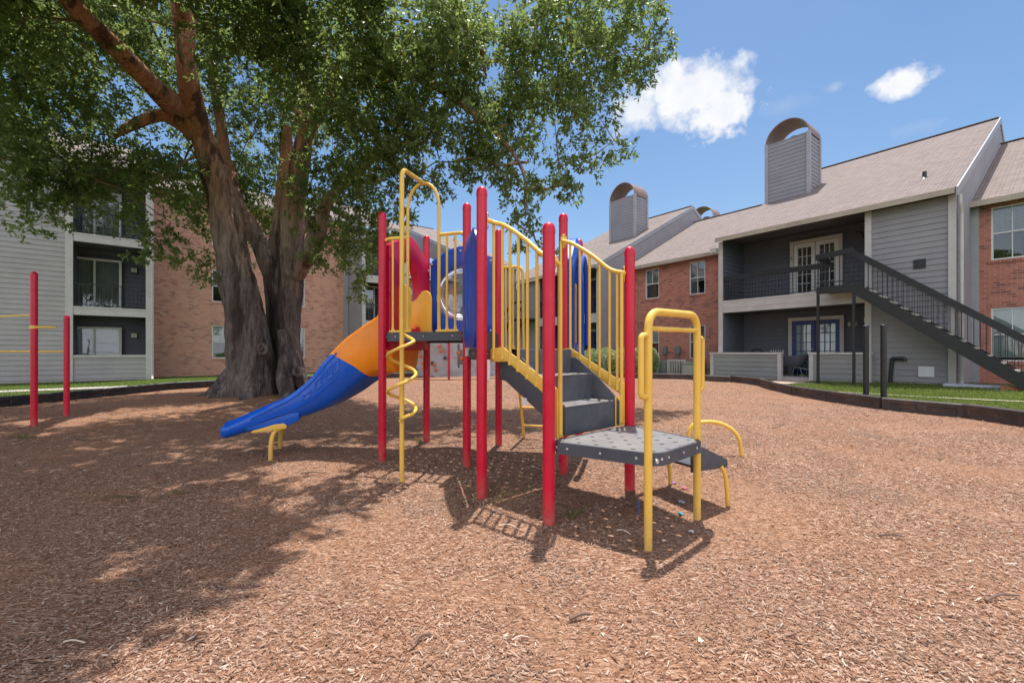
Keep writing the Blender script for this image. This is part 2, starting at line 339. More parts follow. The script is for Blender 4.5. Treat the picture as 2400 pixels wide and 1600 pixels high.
def mulch_h(x, y):
    x = np.asarray(x, float); y = np.asarray(y, float)
    h = .014 * np.clip(x, -2, 2) + .012 * np.clip(y - 4.5, -1.5, 1.8) + .10 * sst(8, 19, y) + .04 * sst(4, 7.5, x) + .05 * sst(-5, -10, x)
    h += .016 * np.sin(x * 1.3 + .6 * np.sin(y * .9)) * np.cos(y * 1.1 + .4) + .010 * np.sin(x * 2.9 + 1) * np.sin(y * 2.3 + x)
    h += .10 * np.exp(-((x + 6.7) ** 2 + (y - 12) ** 2) / 2.5)
    h -= .05 * np.exp(-((x + 2.9) ** 2 / 1.2 + (y - 5.4) ** 2 / .5)) * .6
    return h
def lawn_h(x, y):
    x = np.asarray(x, float); y = np.asarray(y, float)
    return .10 + .10 * sst(2, 7, x) + .03 * np.sin(x * .7 + y * .4) * sst(6.5, 9, x) + .05 * sst(9.5, 13, x) - .02 * sst(-12, -16, x)
def grid(name, x0, x1, y0, y1, st, hf, mat, clip=None, kind='structure'):
    xs = np.arange(x0, x1 + st * .5, st); ys = np.arange(y0, y1 + st * .5, st); X, Y = np.meshgrid(xs, ys); Z = hf(X, Y)
    nx, ny = len(xs), len(ys); i = np.arange((ny - 1) * nx).reshape(ny - 1, nx)[:, :-1].ravel(); q = np.stack([i, i + 1, i + 1 + nx, i + nx], 1)
    if clip is not None:
        ok = clip(X, Y).ravel(); q = q[ok[q].any(1)]
    o = npmesh(name, np.stack([X.ravel(), Y.ravel(), Z.ravel()], 1), q, mat, 4, smooth=True); o['kind'] = kind; return o
def mulchmat():
    m = Mat('wood_chip_mulch', .93, .15); v = m.map((1, 1, 1))
    wv = m.noise(3, 3, .6, out='Color'); 
    def layer(rot, sc, st):
        mp = m.map((sc, sc * st, sc), (0, 0, rot)); return m.vor(1, mp, out='Color'), m.vor(1, mp)
    c1, d1 = layer(.5, 34, 3.4); c2, d2 = layer(2.0, 38, 3.2); c3, d3 = layer(1.2, 80, 2.2)
    pick = m.ramp(m.noise(9, 3), [(.46, 0), (.54, 1)]); pick2 = m.ramp(m.noise(14, 3), [(.5, 0), (.58, 1)])
    cc = m.mix(pick, c1, c2); cc = m.mix(pick2, cc, c3); sep = m.n.new('ShaderNodeSeparateColor'); m.l.new(cc, sep.inputs[0])
    chip = m.ramp(sep.outputs[0], [(0, (.10, .05, .033)), (.3, (.22, .105, .062)), (.62, (.36, .205, .132)), (.86, (.50, .32, .23)), (1, (.64, .49, .39))])
    dirt = m.ramp(m.noise(5, 8, .7), [(.3, (.225, .115, .066)), (.7, (.385, .212, .132))])
    zone = m.ramp(m.noise(.75, 6, .6), [(.42, .15), (.62, .85)])
    # trodden bare soil under the swings of the slide and left part of the yard
    sp = m.n.new('ShaderNodeSeparateXYZ'); m.l.new(m.tc(), sp.inputs[0])
    lx = m.math('MULTIPLY_ADD', sp.outputs[0], -.22, -.25, clamp=True); ly = m.math('MULTIPLY_ADD', sp.outputs[1], .3, -1.0, clamp=True)
    dirt = m.mix(m.ramp(m.noise(.8, 5, .6, m.map(loc=(5, 3, 0))), [(.45, 0), (.7, .65)]), dirt, (.40, .185, .095))
    zz = m.math('MAXIMUM', m.math('MULTIPLY', zone, .6), m.math('MULTIPLY', m.math('MULTIPLY', lx, ly), .8))
    m.col(m.mix(zz, chip, dirt)); dd = m.mix(pick, d1, d2)
    m.bump(dd, .8, .02); m.bump(m.noise(40, 5, .7), .6, .012); return m.m
M['mulch'] = mulchmat()
def lawnmat():
    m = Mat('lawn_soil_and_grass', .95, .1); c = m.ramp(m.noise(3, 7, .7), [(.3, (.035, .075, .016)), (.55, (.075, .13, .028)), (.8, (.14, .16, .05))])
    m.col(c); m.bump(m.noise(60, 4), .8, .02); return m.m
M['lawn'] = lawnmat()
base = grid('ground', -70, 70, -6, 110, 2.0, lambda x, y: np.full(np.shape(x), -.25), M['lawn'])
far = MB().add([(-1500, -300, -.6), (1500, -300, -.6), (1500, 2500, -.6), (-1500, 2500, -.6)], [(0, 1, 2, 3)]).build('terrain', M['lawn']); far['kind'] = 'structure'
lawn = grid('lawn', -34, 34, -6, 48, .2, lambda x, y: np.where(inside(x, y), -.9, lawn_h(x, y)), M['lawn'], clip=lambda x, y: ~inside(x, y))
mulch = grid('mulch_bed', -12.4, 8.6, -4, 21.6, .1, lambda x, y: np.where(inside(x, y), mulch_h(x, y), -.16), M['mulch'], clip=inside)
# individual chips of mulch, loose on the bed
def chipmat():
    m = Mat('loose_wood_chips', .9, .2); r = m.island()
    c = m.ramp(r, [(0, (.085, .042, .028)), (.25, (.235, .125, .083)), (.55, (.40, .235, .16)), (.84, (.54, .365, .27)), (.96, (.66, .51, .41)), (1, (.76, .66, .57))])
    c = m.mix(m.math('MULTIPLY', m.noise(35, 4), .35), c, (.2, .1, .06)); c = m.mix(m.ramp(m.noise(1.1, 6, .65), [(.42, 0), (.68, .6)]), c, (.19, .145, .12)); m.col(m.mix(m.ramp(m.noise(.8, 5, .6, m.map(loc=(5, 3, 0))), [(.45, 0), (.7, .38)]), c, (.36, .18, .10))); return m.m
M['chip'] = chipmat()
def chips(name, bands, label):
    P = []
    for d0, d1, dens, L in bands:
        n = int((d1 ** 2 - d0 ** 2) * 1.25 * dens); d = np.sqrt(RNG.uniform(d0 * d0, d1 * d1, n)); x = d * RNG.uniform(-1.26, 1.26, n)
        z = mnz(x, d); keep = RNG.uniform(0, 1, n) < z; x, d = x[keep], d[keep]; ok = inside(x, d); x, d = x[ok], d[ok]; n = len(x)
        l = np.minimum(L * np.exp(RNG.normal(0, .46, n)), .055); w = np.minimum(l, .03) * RNG.uniform(.13, .36, n); P.append(np.stack([x, d, l, w], 1))
    P = np.concatenate(P); n = len(P); x, y, l, w = P.T; h = np.minimum(w * RNG.uniform(.2, .5, n), .008)
    yaw = RNG.uniform(0, 2 * np.pi, n); tl = RNG.normal(0, .22, n); rl = RNG.normal(0, .3, n); z = mulch_h(x, y) + .004 + np.abs(tl) * l * .4
    lx = np.stack([np.cos(yaw) * np.cos(tl), np.sin(yaw) * np.cos(tl), np.sin(tl)], 1); sx = np.stack([-np.sin(yaw) * np.cos(rl), np.cos(yaw) * np.cos(rl), np.sin(rl)], 1); up = np.cross(lx, sx)
    c = np.stack([x, y, z], 1); L2, W2, H2 = (lx * l[:, None] / 2), (sx * w[:, None] / 2), (up * h[:, None])
    tp = RNG.uniform(.25, .9, n)[:, None]
    v = np.stack([c - L2 * .95 - W2 * tp, c + L2 * .9 - W2 * .9, c + L2 + W2 * tp, c - L2 * .9 + W2, c - L2 * .9 - W2 * tp * .8 + H2, c + L2 * .85 - W2 * .8 + H2, c + L2 * .93 + W2 * tp * .8 + H2, c - L2 * .82 + W2 * .85 + H2], 1).reshape(-1, 3)
    f = np.array([(4, 5, 6, 7), (0, 1, 5, 4), (1, 2, 6, 5), (2, 3, 7, 6), (3, 0, 4, 7)]); idx = (np.arange(n)[:, None, None] * 8 + f[None]).reshape(-1, 4)
    o = npmesh(name, v, idx, M['chip'], 4); return tag(o, label, 'wood chips', kind='stuff')
def mnz(x, y):
    z = .62 + .38 * np.sin(x * .9 + 1.3 * np.sin(y * .7 + .5)) * np.sin(y * 1.2 + x * .5); bare = np.clip((-x - 1.2) * .25, 0, 1) * np.clip((y - 3.2) * .5, 0, 1)
    pn = np.array([mnoise.noise(Vector((a * .8, b * .8, 3.1))) + .5 * mnoise.noise(Vector((a * 2.1, b * 2.1, 7.7))) for a, b in zip(np.atleast_1d(x), np.atleast_1d(y))])
    return np.clip(z + .2, .2, 1) * (1 - .6 * bare) * np.clip(1.0 - np.maximum(0, pn - .02) * 2.6, .32, 1)
chips('wood_chips', [(1.2, 2.4, 10500, .0130), (2.4, 4.0, 6800, .0150), (4.0, 6.5, 2800, .020), (6.5, 10, 1200, .026), (10, 17, 380, .040)], 'loose tan and reddish wood chips covering the play area')
#@@SPLIT@@
# ------------------------------------------------------------------ main play structure
PA, PB, PC, PD, PH, PX, PE, PF, PG, PJ, PK = [Vector(p + (0,)) for p in ((-1.513, 5.12), (-.494, 4.804), (-1.196, 6.139), (-.177, 5.822), (.525, 4.487), (.842, 5.506), (-.259, 3.763), (.268, 3.193), (1.051, 3.917), (.872, 2.81), (1.386, 3.285))]
U, Vv, UP = (PB - PA).normalized(), (PC - PA).normalized(), Vector((0, 0, 1))
EE, NN = (PG - PF).normalized(), (PF - PE).normalized()
Z1, Z2, Z3 = .59, 1.265, 1.467
def at(p, z): return Vector((p.x, p.y, z))
PS = thing('play_structure', 'red, yellow and blue playground climbing structure with decks, steps and a slide on wood chips', 'play structure', (-.2, 4.4, 0))
def post(p, top, r=.0455, mat='red'):
    o = MB().lathe(at(p, 0), [(r, -.12), (r, top - .052)], 24).build('post', M[mat], PS)
    MB().lathe(at(p, 0), [(r + .0025, top - .075), (r + .0025, top - .045), (r * .97, top - .022), (r * .78, top - .006), (r * .42, top + .004), (.004, top + .007)], 24).build('cap', M[mat], o)
    return o
for p in (PA, PB, PC, PD): post(p, 2.865)
for p in (PE, PH, PX): post(p, 2.65)
for p in (PF, PG): post(p, 2.175)
# decks: perforated top plate with a folded rim
def deck(poly, z, th=.085, rimless=()):
    c = sum(poly, Vector()) / len(poly); pl = [at(p, z) for p in poly]; mb = MB(); n = len(pl)
    mb.add(pl, [tuple(range(n))]); o = mb.build('deck', M['deck'], PS, smooth=0)
    rim = MB()
    for i in range(n):
        a, b = pl[i], pl[(i + 1) % n]; d = (b - a).normalized(); inn = (at(c, z) - (a + b) / 2); inn = (inn - d * inn.dot(d)).normalized()
        rim.hexa([a - UP * th, b - UP * th, b - UP * th + inn * .03, a - UP * th + inn * .03, a + UP * .0025, b + UP * .0025, b + inn * .022 + UP * .0025, a + inn * .022 + UP * .0025])
        rim.bar((a + b) / 2 - UP * (th * .5) , (a + b) / 2 + (at(c, z) - (a + b) / 2) * .98 - UP * (th * .5), .03, .045)
    bm_ = rim
    for i in range(n):
        a, b = pl[i], pl[(i + 1) % n]; d = (b - a).normalized(); q = d.cross(UP)
        if (at(c, z) - a).dot(q) > 0: q = -q
        for t in (.12, .5, .88):
            pt = a.lerp(b, t) - UP * th * .45; bm_.tube([pt, pt + q * .005], .008, 8, mi=1)
    rim.build('deck_rim', [M['deckside'], M['bolt']], o, off=OFF[PS.name], smooth=30); return o
def inset(poly, k):
    c = sum(poly, Vector()) / len(poly); return [p + (c - p).normalized() * k for p in poly]
def chop(poly, k):        # clip corners so posts stand outside the plate
    out = []
    for i, p in enumerate(poly):
        a, b = poly[i - 1], poly[(i + 1) % len(poly)]; out += [p + (a - p).normalized() * k, p + (b - p).normalized() * k]
    return out
deck(chop([PA, PB, PD, PC], .06), Z3, .10)
deck(chop([PB, PH, PX, PD], .06), Z2, .09); deck(chop([PB, PE, PH], .07), Z2, .09)
J2, K2 = PJ + (PJ - PF).normalized() * .035, PK + (PK - PG).normalized() * .035
deck([PF + EE * .07 + NN * .0, PF + (PJ - PF).normalized() * .07, J2 + (PF - J2).normalized() * .06 + NN * .03, J2 + EE * .07 + NN * .03, K2 - EE * .07 + NN * .03, K2 + (PG - K2).normalized() * .06 + NN * .03, PG + (PK - PG).normalized() * .07, PG - EE * .07], Z1, .082)
# step-up kick plate between the two upper decks
MB().prism([(.06, Z2 - .06), (.06, Z3 + .02), (1.0, Z3 + .02), (1.0, Z2 - .06)], PB + U * .0, Vv, UP, U * .012).build('kick_plate', M['deckside'], PS)
MB().prism([(.10, Z2 - .10), (.10, Z2 - .01), (.98, Z2 - .01), (.98, Z2 - .10)], PB - (PE - PB).cross(UP).normalized() * .03, (PE - PB).normalized(), UP, (PE - PB).cross(UP).normalized() * .01).build('bracket_plate', M['deckside'], PS)
# ---- steps between the low deck and the middle deck
def fr(e, n, z): return PE + EE * e + NN * n + UP * z
LEN = .775; S0, S1 = .2, .90
st = MB(); R1, R2, R3 = .735, .49, .245; rz = (Z2 - Z1) / 3
prof = [(R1, Z1 - .0), (R1, Z1 + rz), (R2, Z1 + rz), (R2, Z1 + 2 * rz), (R3, Z1 + 2 * rz), (R3, Z2), (.02, Z2), (.02, Z2 - .02), (R3 - .01, Z2 - .02), (R3 - .012, Z1 + 2 * rz - .02), (R2 - .012, Z1 + 2 * rz - .02), (R2 - .012, Z1 + rz - .02), (R1 - .012, Z1 + rz - .02), (R1 - .012, Z1)]
n = len(prof); st.add([fr(S0, a, b) for a, b in prof] + [fr(S1, a, b) for a, b in prof], [(i, (i + 1) % n, n + (i + 1) % n, n + i) for i in range(n)])
st.build('steps', M['deckside'], PS, bevel=.008)
tr = MB()
for a, b, z in ((R2 + .005, R1 + .006, Z1 + rz), (R3 + .005, R2 + .006, Z1 + 2 * rz)): tr.hexa([fr(S0 + .01, a, z), fr(S1 - .01, a, z), fr(S1 - .01, b, z), fr(S0 + .01, b, z), fr(S0 + .01, a, z + .006), fr(S1 - .01, a, z + .006), fr(S1 - .01, b, z + .004), fr(S0 + .01, b, z + .004)])
tr.build('tread', M['deck'], PS)
def line(n, za, zb): return za + (zb - za) * n / LEN
for e0, sgn in ((S0 - .012, 1), (S1, 1)):
    MB().prism([(.02, 1.20), (.02, 1.0), (.10, .985), (.775, .60), (.775, .82), (.55, 1.02), (.3, 1.19)], fr(e0, 0, 0), NN, UP, EE * .012).build('stringer', M['deckside'], PS, bevel=.003)
MB().prism([(.30, .80), (.30, .86), (.36, .86), (.36, .80)], fr(S0 - .0135, 0, 0), NN, UP, EE * .001).build('sticker', M['sticker'], PS, smooth=0)
def stair_barrier(e, xs, front, rail_a, rail_b, endpost_a, endpost_b, out):
    root = MB()
    # lower cut flange following the steps
    root.prism([(.0, 1.155), (.0, 1.265), (.16, 1.285), (.775, .965), (.775, .60), (.735, .60), (.735, .865), (.22, 1.16)], fr(e, 0, 0) - EE * .004, NN, UP, EE * .008)
    o = root.build('stair_barrier', M['yel'], PS, bevel=.002)
    bal = []
    for n_ in xs:
        top = float(np.interp(n_, [.0, .07, .2, .42, .60, .69, .745], [rail_a + .045, rail_a + .035, rail_a - .02, rail_a - .165, rail_b + .06, rail_b + .015, rail_b])); low = 1.27 - max(0, n_ - .16) * .52 - .04
        MB().tube([fr(e, n_, low - .05), fr(e, n_, low + .02), fr(e, n_, top)], [.019, .0125, .0125], 8).build('baluster', M['yel'], o, off=OFF[PS.name])
    MB().obox(fr(e + (.05 if out < 0 else -.05), front, (Z1 + .85) / 2), EE, NN, UP, .048, .004, (.85 - Z1) / 2).build('front_plate', M['yel'], o, off=OFF[PS.name], bevel=.002)
    if out > 0: MB().tube([fr(e, front, .62), fr(e, front, rail_b + .0)], .016, 10).build('baluster', M['yel'], o, off=OFF[PS.name])
    pts = [at(endpost_a, rail_a + .06) + (fr(e, .06, 0) - at(endpost_a, 0)).normalized() * .04, fr(e * 1, .07, rail_a + .035), fr(e, .2, rail_a - .02), fr(e, .42, rail_a - .165), fr(e, .60, rail_b + .06), fr(e, .69, rail_b + .015), fr(e, .745, rail_b), at(endpost_b, rail_b - .005) + (fr(e, .70, 0) - at(endpost_b, 0)).normalized() * .04]
    MB().tube(bez(pts, 6), .019, 12).build('top_rail', M['yel'], o, off=OFF[PS.name])
    for p, z, tgt in ((endpost_a, rail_a + .05, fr(e, .08, 0)), (endpost_b, rail_b - .01, fr(e, .68, 0))):
        d = (at(tgt, 0) - at(p, 0)).normalized(); s_ = d.cross(UP); c = at(p, z) + d * .047
        pl = [( .0, .075), (.022, .06), (.030, .03), (.030, -.03), (.022, -.06), (0, -.075), (-.022, -.06), (-.030, -.03), (-.030, .03), (-.022, .06)]
        b = MB().prism(pl, c, s_, UP, d * .006)
        for sx, sz in ((.016, .05), (-.016, .05), (.016, -.05), (-.016, -.05)): b.tube([c + s_ * sx + UP * sz + d * .004, c + s_ * sx + UP * sz + d * .011], .006, 8, mi=1)
        b.build('clamp_plate', [M['yel'], M['black']], o, off=OFF[PS.name])
    return o
stair_barrier(.10, (.04, .155, .25, .35, .455, .56, .64), .745, 2.315, 1.945, PE, PF, -1)
stair_barrier(.985, (.04, .16, .28, .395, .51, .62, .70), .745, 2.315, 1.945, PH, PG, 1)
for e in (.15,):    # small grab loop at the foot of the stairs
    pf = PF if e < .5 else PG
    MB().tube(rounded([fr(e, .755, Z1 + .03), fr(e, .755, 1.90), at(pf, 1.92) + (fr(e, .755, 0) - at(pf, 0)) * .35], .03), .017, 10).build('grab_bar', M['yel'], PS)
# ---- low deck grab frame
d_ = (PK - PJ).normalized()
gf = MB().tube(rounded([at(PJ, -.1), at(PJ, 1.50), at(PK, 1.515), at(PK, -.1)], .13, 8), .0265, 16).build('grab_frame', M['yel'], PS)
MB().tube([at(PJ, 1.39), at(PK, 1.40)], .017, 12).build('cross_bar', M['yel'], gf, off=OFF[PS.name])
for p, s_ in ((PJ, -1), (PK, 1)):
    q = d_ * s_ * .085
    MB().tube(rounded([at(p, 1.345) + q * .2, at(p, 1.345) + q, at(p, .955) + q, at(p, .955) + q * .2], .07, 7), .019, 12).build('side_handle', M['yel'], gf, off=OFF[PS.name])
for p in (PJ, PK): MB().tube([at(p, Z1 - .04) + NN * .06, at(p, Z1 - .04) + NN * .068], .014, 10).build('bolt', M['bolt'], gf, off=OFF[PS.name])
# ---- extra side step on the low deck
nk = Vector((.884, .469, 0)); ss = None
for p, lab in ((PK + (PG - PK).normalized() * .05, 0), (PG + (PK - PG).normalized() * .08, 1)):
    o = MB().prism([(.0, .565), (.42, .375), (.42, .315), (.0, .325)], p, nk, UP, (PG - PK).normalized() * .012).build('side_step_stringer', M['deckside'], PS, bevel=.003)
    f = p + nk * .38
    MB().tube(bez([at(f - nk * .04, .33), at(f + nk * .01, .25), at(f + nk * .035, .1), at(f + nk * .045, -.1)], 5), .017, 10).build('support_leg', M['yel'], o, off=OFF[PS.name])
q0, q1 = PK + (PG - PK).normalized() * .06, PG + (PK - PG).normalized() * .06
MB().hexa([at(q0 + nk * .12, .325), at(q0 + nk * .41, .325), at(q1 + nk * .41, .325), at(q1 + nk * .12, .325), at(q0 + nk * .12, .345), at(q0 + nk * .41, .345), at(q1 + nk * .41, .345), at(q1 + nk * .12, .345)]).build('side_step_tread', M['deckside'], PS)
# ---- front barrier with arch and corkscrew climber
def onAB(t, out=0): return PA.lerp(PB, t) + (-Vv) * out
o = MB()
RZ = 2.552
arch = [at(onAB(.314), Z3 + .0), at(onAB(.314), 2.86)]
rr = .37 * 1.067 / 2
for k in range(1, 16):
    a = math.pi - math.pi * k / 16; arch.append(at(onAB(.499 + .185 * math.cos(a)), 2.86 + .29 * math.sin(a)))
arch += [at(onAB(.684), 2.86), at(onAB(.684), Z3)]
fb = MB().tube(arch, .0185, 12).build('arch_barrier', M['yel'], PS)
for a, b in ((.045, .314), (.684, .955)): MB().tube(bez([at(onAB(a), RZ - .02), at(onAB(a + .02), RZ), at(onAB((a + b) / 2), RZ), at(onAB(b), RZ)] if a < .3 else [at(onAB(a), RZ), at(onAB((a + b) / 2), RZ), at(onAB(b - .02), RZ), at(onAB(b), RZ - .02)], 4), .0185, 12).build('top_rail', M['yel'], fb, off=OFF[PS.name])
for t in (.13, .775, .87): MB().tube([at(onAB(t), Z3), at(onAB(t), Z3 + .08), at(onAB(t), RZ)], [.021, .0125, .0125], 8).build('baluster', M['yel'], fb, off=OFF[PS.name])
for a, b in ((.09, .345), (.65, .905)): MB().obox(at(onAB((a + b) / 2), Z3 + .012), U, Vv, UP, (b - a) / 2 * 1.067, .014, .012).build('foot_flange', M['yel'], fb, off=OFF[PS.name], bevel=.003)
PL = W(941.9, 1130.7, 4.30); PL = Vector((PL.x, PL.y, 0)); ap = at(onAB(.499), 3.15)
cs = MB().tube(rounded([at(PL, -.1), at(PL, 3.04), ap], .11, 8), .0235, 14).build('corkscrew_climber', M['yel'], PS)
MB().tube([ap + (at(PL, 3.04) - ap).normalized() * .10, ap], .027, 12).build('joint_sleeve', M['yel'], cs, off=OFF[PS.name])
hel = []; ztop, zbot, pitch, hr = 1.43, .565, .346, .135
NT = 90
th0 = None
for k in range(NT + 1):
    z = ztop + (zbot - ztop) * k / NT; ph = (ztop - .02 - 1.361 + (1.361 - z)) ; ang = 2 * math.pi * (1.361 - z) / pitch
    r_ = hr * min(1, min(k, NT - k * .0) / 9) * (1 if k < NT - 8 else max(.25, (NT - k) / 8))
    hel.append(Vector((PL.x + r_ * math.cos(ang), PL.y - r_ * math.sin(ang), z)))
MB().tube(hel, .0165, 10).build('helix', M['yel'], cs, off=OFF[PS.name])
# ---- panels
def arch_panel(name, mat, p0, p1, outline, hole, th, parent=PS, segs=0, lip=None):
    """flat panel with one hole, both outlines sampled at equal polar angles about the hole centre"""
    d = (p1 - p0).normalized(); q = d.cross(UP); L = (p1 - p0).length; n = 72; c = (L / 2, hole[1]); mb = MB(); oi = []; hi = []
    for k in range(n):
        a = 2 * math.pi * (k + .5) / n; ca, sa = math.cos(a), math.sin(a)
        best = None
        for i in range(len(outline)):
            (x0, y0), (x1, y1) = outline[i], outline[(i + 1) % len(outline)]; ex, ey = x1 - x0, y1 - y0; den = ca * ey - sa * ex
            if abs(den) < 1e-9: continue
            t = ((x0 - c[0]) * ey - (y0 - c[1]) * ex) / den; u_ = ((x0 - c[0]) * sa - (y0 - c[1]) * ca) / den
            if t > 0 and -1e-6 <= u_ <= 1 + 1e-6 and (best is None or t < best): best = t
        oi.append((c[0] + ca * best, c[1] + sa * best)); r_ = hole[2](a); hi.append((c[0] + ca * r_, c[1] + sa * r_))
    P = lambda xy, off: p0 + d * xy[0] + UP * xy[1] + q * off
    hb = [(c[0] + (x - c[0]) * .93, c[1] + (y - c[1]) * .93) for x, y in hi]
    ob = [(c[0] + (x - c[0]) * .975, c[1] + (y - c[1]) * .975) for x, y in oi]
    rings = [[P(x, -th / 2 + .012) for x in oi], [P(x, -th / 2) for x in ob], [P(x, -th / 2) for x in hi], [P(x, -th / 2 + .012) for x in hb], [P(x, th / 2 - .012) for x in hb], [P(x, th / 2) for x in hi], [P(x, th / 2) for x in ob], [P(x, th / 2 - .012) for x in oi]]
    vs = [p for r_ in rings for p in r_]; m = len(rings); fs = []
    for i in range(m):
        j = (i + 1) % m
        for k in range(n): fs.append((i * n + k, i * n + (k + 1) % n, j * n + (k + 1) % n, j * n + k))
    return mb.add(vs, fs).build(name, M[mat], parent, smooth=40)
def hood_outline(L, z0, zs, zp, m=.055):
    top = []
    for k in range(0, 25):
        t = k / 24; x = L - m - (L - 2 * m) * t; s_ = math.sin(math.pi * t); top.append((x, zs + (zp - zs) * (s_ ** 1.6)))
    return [(m, z0), (L - m, z0)] + top
def rrect(hw, up, dn):
    def f(a):
        ca, sa = math.cos(a), math.sin(a)
        if sa >= 0: return 1 / math.sqrt((ca / hw) ** 2 + (sa / up) ** 2)
        return min(hw / max(abs(ca), 1e-6), dn / max(-sa, 1e-6))
    return f
hood = arch_panel('slide_hood', 'redp', PA, PC, hood_outline(1.067, Z3 - .20, 2.50, 2.72), (0, 1.98, rrect(.27, .47, .47)), .13)
for p, s_ in ((PA, 1), (PC, -1)):
    for z in (2.36, 1.95): MB().obox(at(p + Vv * s_ * .075 + U * .062, z), Vv, U, UP, .03, .012, .04).build('bracket', M['redp'], hood, off=OFF[PS.name], bevel=.004)
for p, s_ in ((PA, 1), (PC, -1)):
    for z in (2.36, 1.95): MB().tube([at(p + Vv * s_ * .085 + U * .07, z), at(p + Vv * s_ * .085 + U * .085, z)], .012, 10).build('bolt', M['bolt'], hood, off=OFF[PS.name])
bub = arch_panel('bubble_panel', 'blue', PC + U * .0, PD, [(.07, Z3 + .02), (.997, Z3 + .02), (.997, 2.50), (.90, 2.54), (.75, 2.64), (.53, 2.69), (.32, 2.64), (.17, 2.54), (.07, 2.50)], (0, 2.03, lambda a: .385), .05)
cdir = (PD - PC).normalized(); cq = cdir.cross(UP); cen = at(PC.lerp(PD, .5), 2.03)
rows = []
for i in range(11):
    th_ = (math.pi / 2) * i / 10; rows.append([cen + (cdir * math.cos(k * math.pi / 16) + UP * math.sin(k * math.pi / 16)) * .372 * math.cos(th_) - cq * .27 * math.sin(th_) for k in range(33)])
MB().sheet(rows).build('window_bubble', M['bubble'], bub, off=OFF[PS.name], smooth=60)
ring = [cen + (cdir * math.cos(k * math.pi / 24) + UP * math.sin(k * math.pi / 24)) * .372 + cq * .02 for k in range(48)]
MB().tube(ring, .011, 8, closed=True).build('bubble_ring', M['bubble'], bub, off=OFF[PS.name])
for x, z in ((.1, 2.46), (.967, 2.46), (.1, 1.53), (.967, 1.53), (.53, 2.62)): MB().tube([at(PC + cdir * x, z) + cq * .024, at(PC + cdir * x, z) + cq * .034], .014, 10).build('bolt', M['bolt'], bub, off=OFF[PS.name])
# ribbed blue panel between two front posts
bd = (PE - PB).normalized(); bq = bd.cross(UP); bq = bq if bq.x < 0 else -bq
rows = []; NX = 56
ol = [(0, 0), (1, 0)]
for iz in range(25):
    tz = iz / 24; z = 1.285 + (2.37 - 1.285) * tz; row = []
    e_ = 1 - max(0, (abs(tz - .5) - .36) / .14) ** 2 * .34; sh = .14 * max(0, (tz - .84) / .16) ** 2 * 0
    for ix in range(NX + 1):
        x = (ix / NX - .5) * .93 * e_; g = .016 * (math.cos(ix / NX * math.pi * 14) > .35) * (.12 < tz < .84) * (.08 < ix / NX < .92)
        bulge = .05 * (1 - (2 * ix / NX - 1) ** 2) * math.sin(math.pi * min(1, max(0, tz))) ** .5
        row.append(at(PB + bd * (.533 + x), z) + bq * (.045 + bulge - g))
    rows.append(row)
rp = MB().sheet(rows); back = [[p - bq * .035 for p in r_] for r_ in rows]; rp.sheet(back)
edge = [r_[0] for r_ in rows] + rows[-1] + [r_[-1] for r_ in reversed(rows)] + list(reversed(rows[0])); rp.sheet([edge, [p - bq * .035 for p in edge]])
rp_o = rp.build('ribbed_panel', M['blue'], PS, smooth=50)
MB().tube([at(PB + bd * .2, 1.30) + bq * .02, at(PB + bd * .2, 1.20) + bq * .02], .02, 8).build('bracket', M['bolt'], rp_o, off=OFF[PS.name])
# blue hood on the far right side of the middle deck, with a yellow sit-down bar
bh = arch_panel('blue_hood', 'blue', PH, PX, hood_outline(1.067, Z2 - .16, 2.20, 2.53), (0, 1.78, rrect(.26, .46, .46)), .15)
lip = []
for k in range(25):
    a = math.pi * k / 24; lip.append(at(PH.lerp(PX, .5) + (PX - PH).normalized() * .31 * math.cos(a) - (PX - PH).cross(UP).normalized() * -.13, 1.80 + .5 * math.sin(a)))
MB().tube([at(lip[0], 1.32)] + lip + [at(lip[-1], 1.32)], .03, 10).build('hood_lip', M['blue'], bh, off=OFF[PS.name])
MB().tube(rounded([at(PH.lerp(PX, .24) + U * .06, Z2), at(PH.lerp(PX, .24) + U * .06, 1.98), at(PH.lerp(PX, .40) + U * .06, 1.98), at(PH.lerp(PX, .40) + U * .06, Z2)], .06), .017, 10).build('grab_bar', M['yel'], bh, off=OFF[PS.name])
# barriers either side of the rear exit and the rung ladder below it
dx = (PX - PD).normalized()
for s_, p in ((1, PD), (-1, PX)):
    f = lambda t, z: at(p + dx * s_ * t, z)
    rb = MB().tube(rounded([f(.045, 2.36), f(.33, 2.36), f(.345, Z2)], .09, 7), .0185, 12).build('rear_barrier', M['yel'], PS)
    for t in (.10, .20): MB().tube([f(t, Z2), f(t, Z2 + .1), f(t, 2.36)], [.022, .0125, .0125], 8).build('baluster', M['yel'], rb, off=OFF[PS.name])
    MB().obox(f(.215, Z2 + .012), dx, Vv, UP, .16, .014, .012).build('foot_flange', M['yel'], rb, off=OFF[PS.name])
ld = None
def ladp(u_, z): return at(PD + dx * u_ + Vv * (.05 + .42 * (1 - z / Z2)), z)
ld = MB()
for u_ in (.22, .86): ld.tube([ladp(u_, -.1), ladp(u_, Z2 - .04)], .019, 10)
ldo = ld.build('rung_ladder', M['yel'], PS)
for z in (.22, .48, .74, 1.0): MB().tube([ladp(.22, z), ladp(.86, z)], .0145, 10).build('rung', M['yel'], ldo, off=OFF[PS.name])
# ---- slide
LAT = Vector((.297, .955, 0))
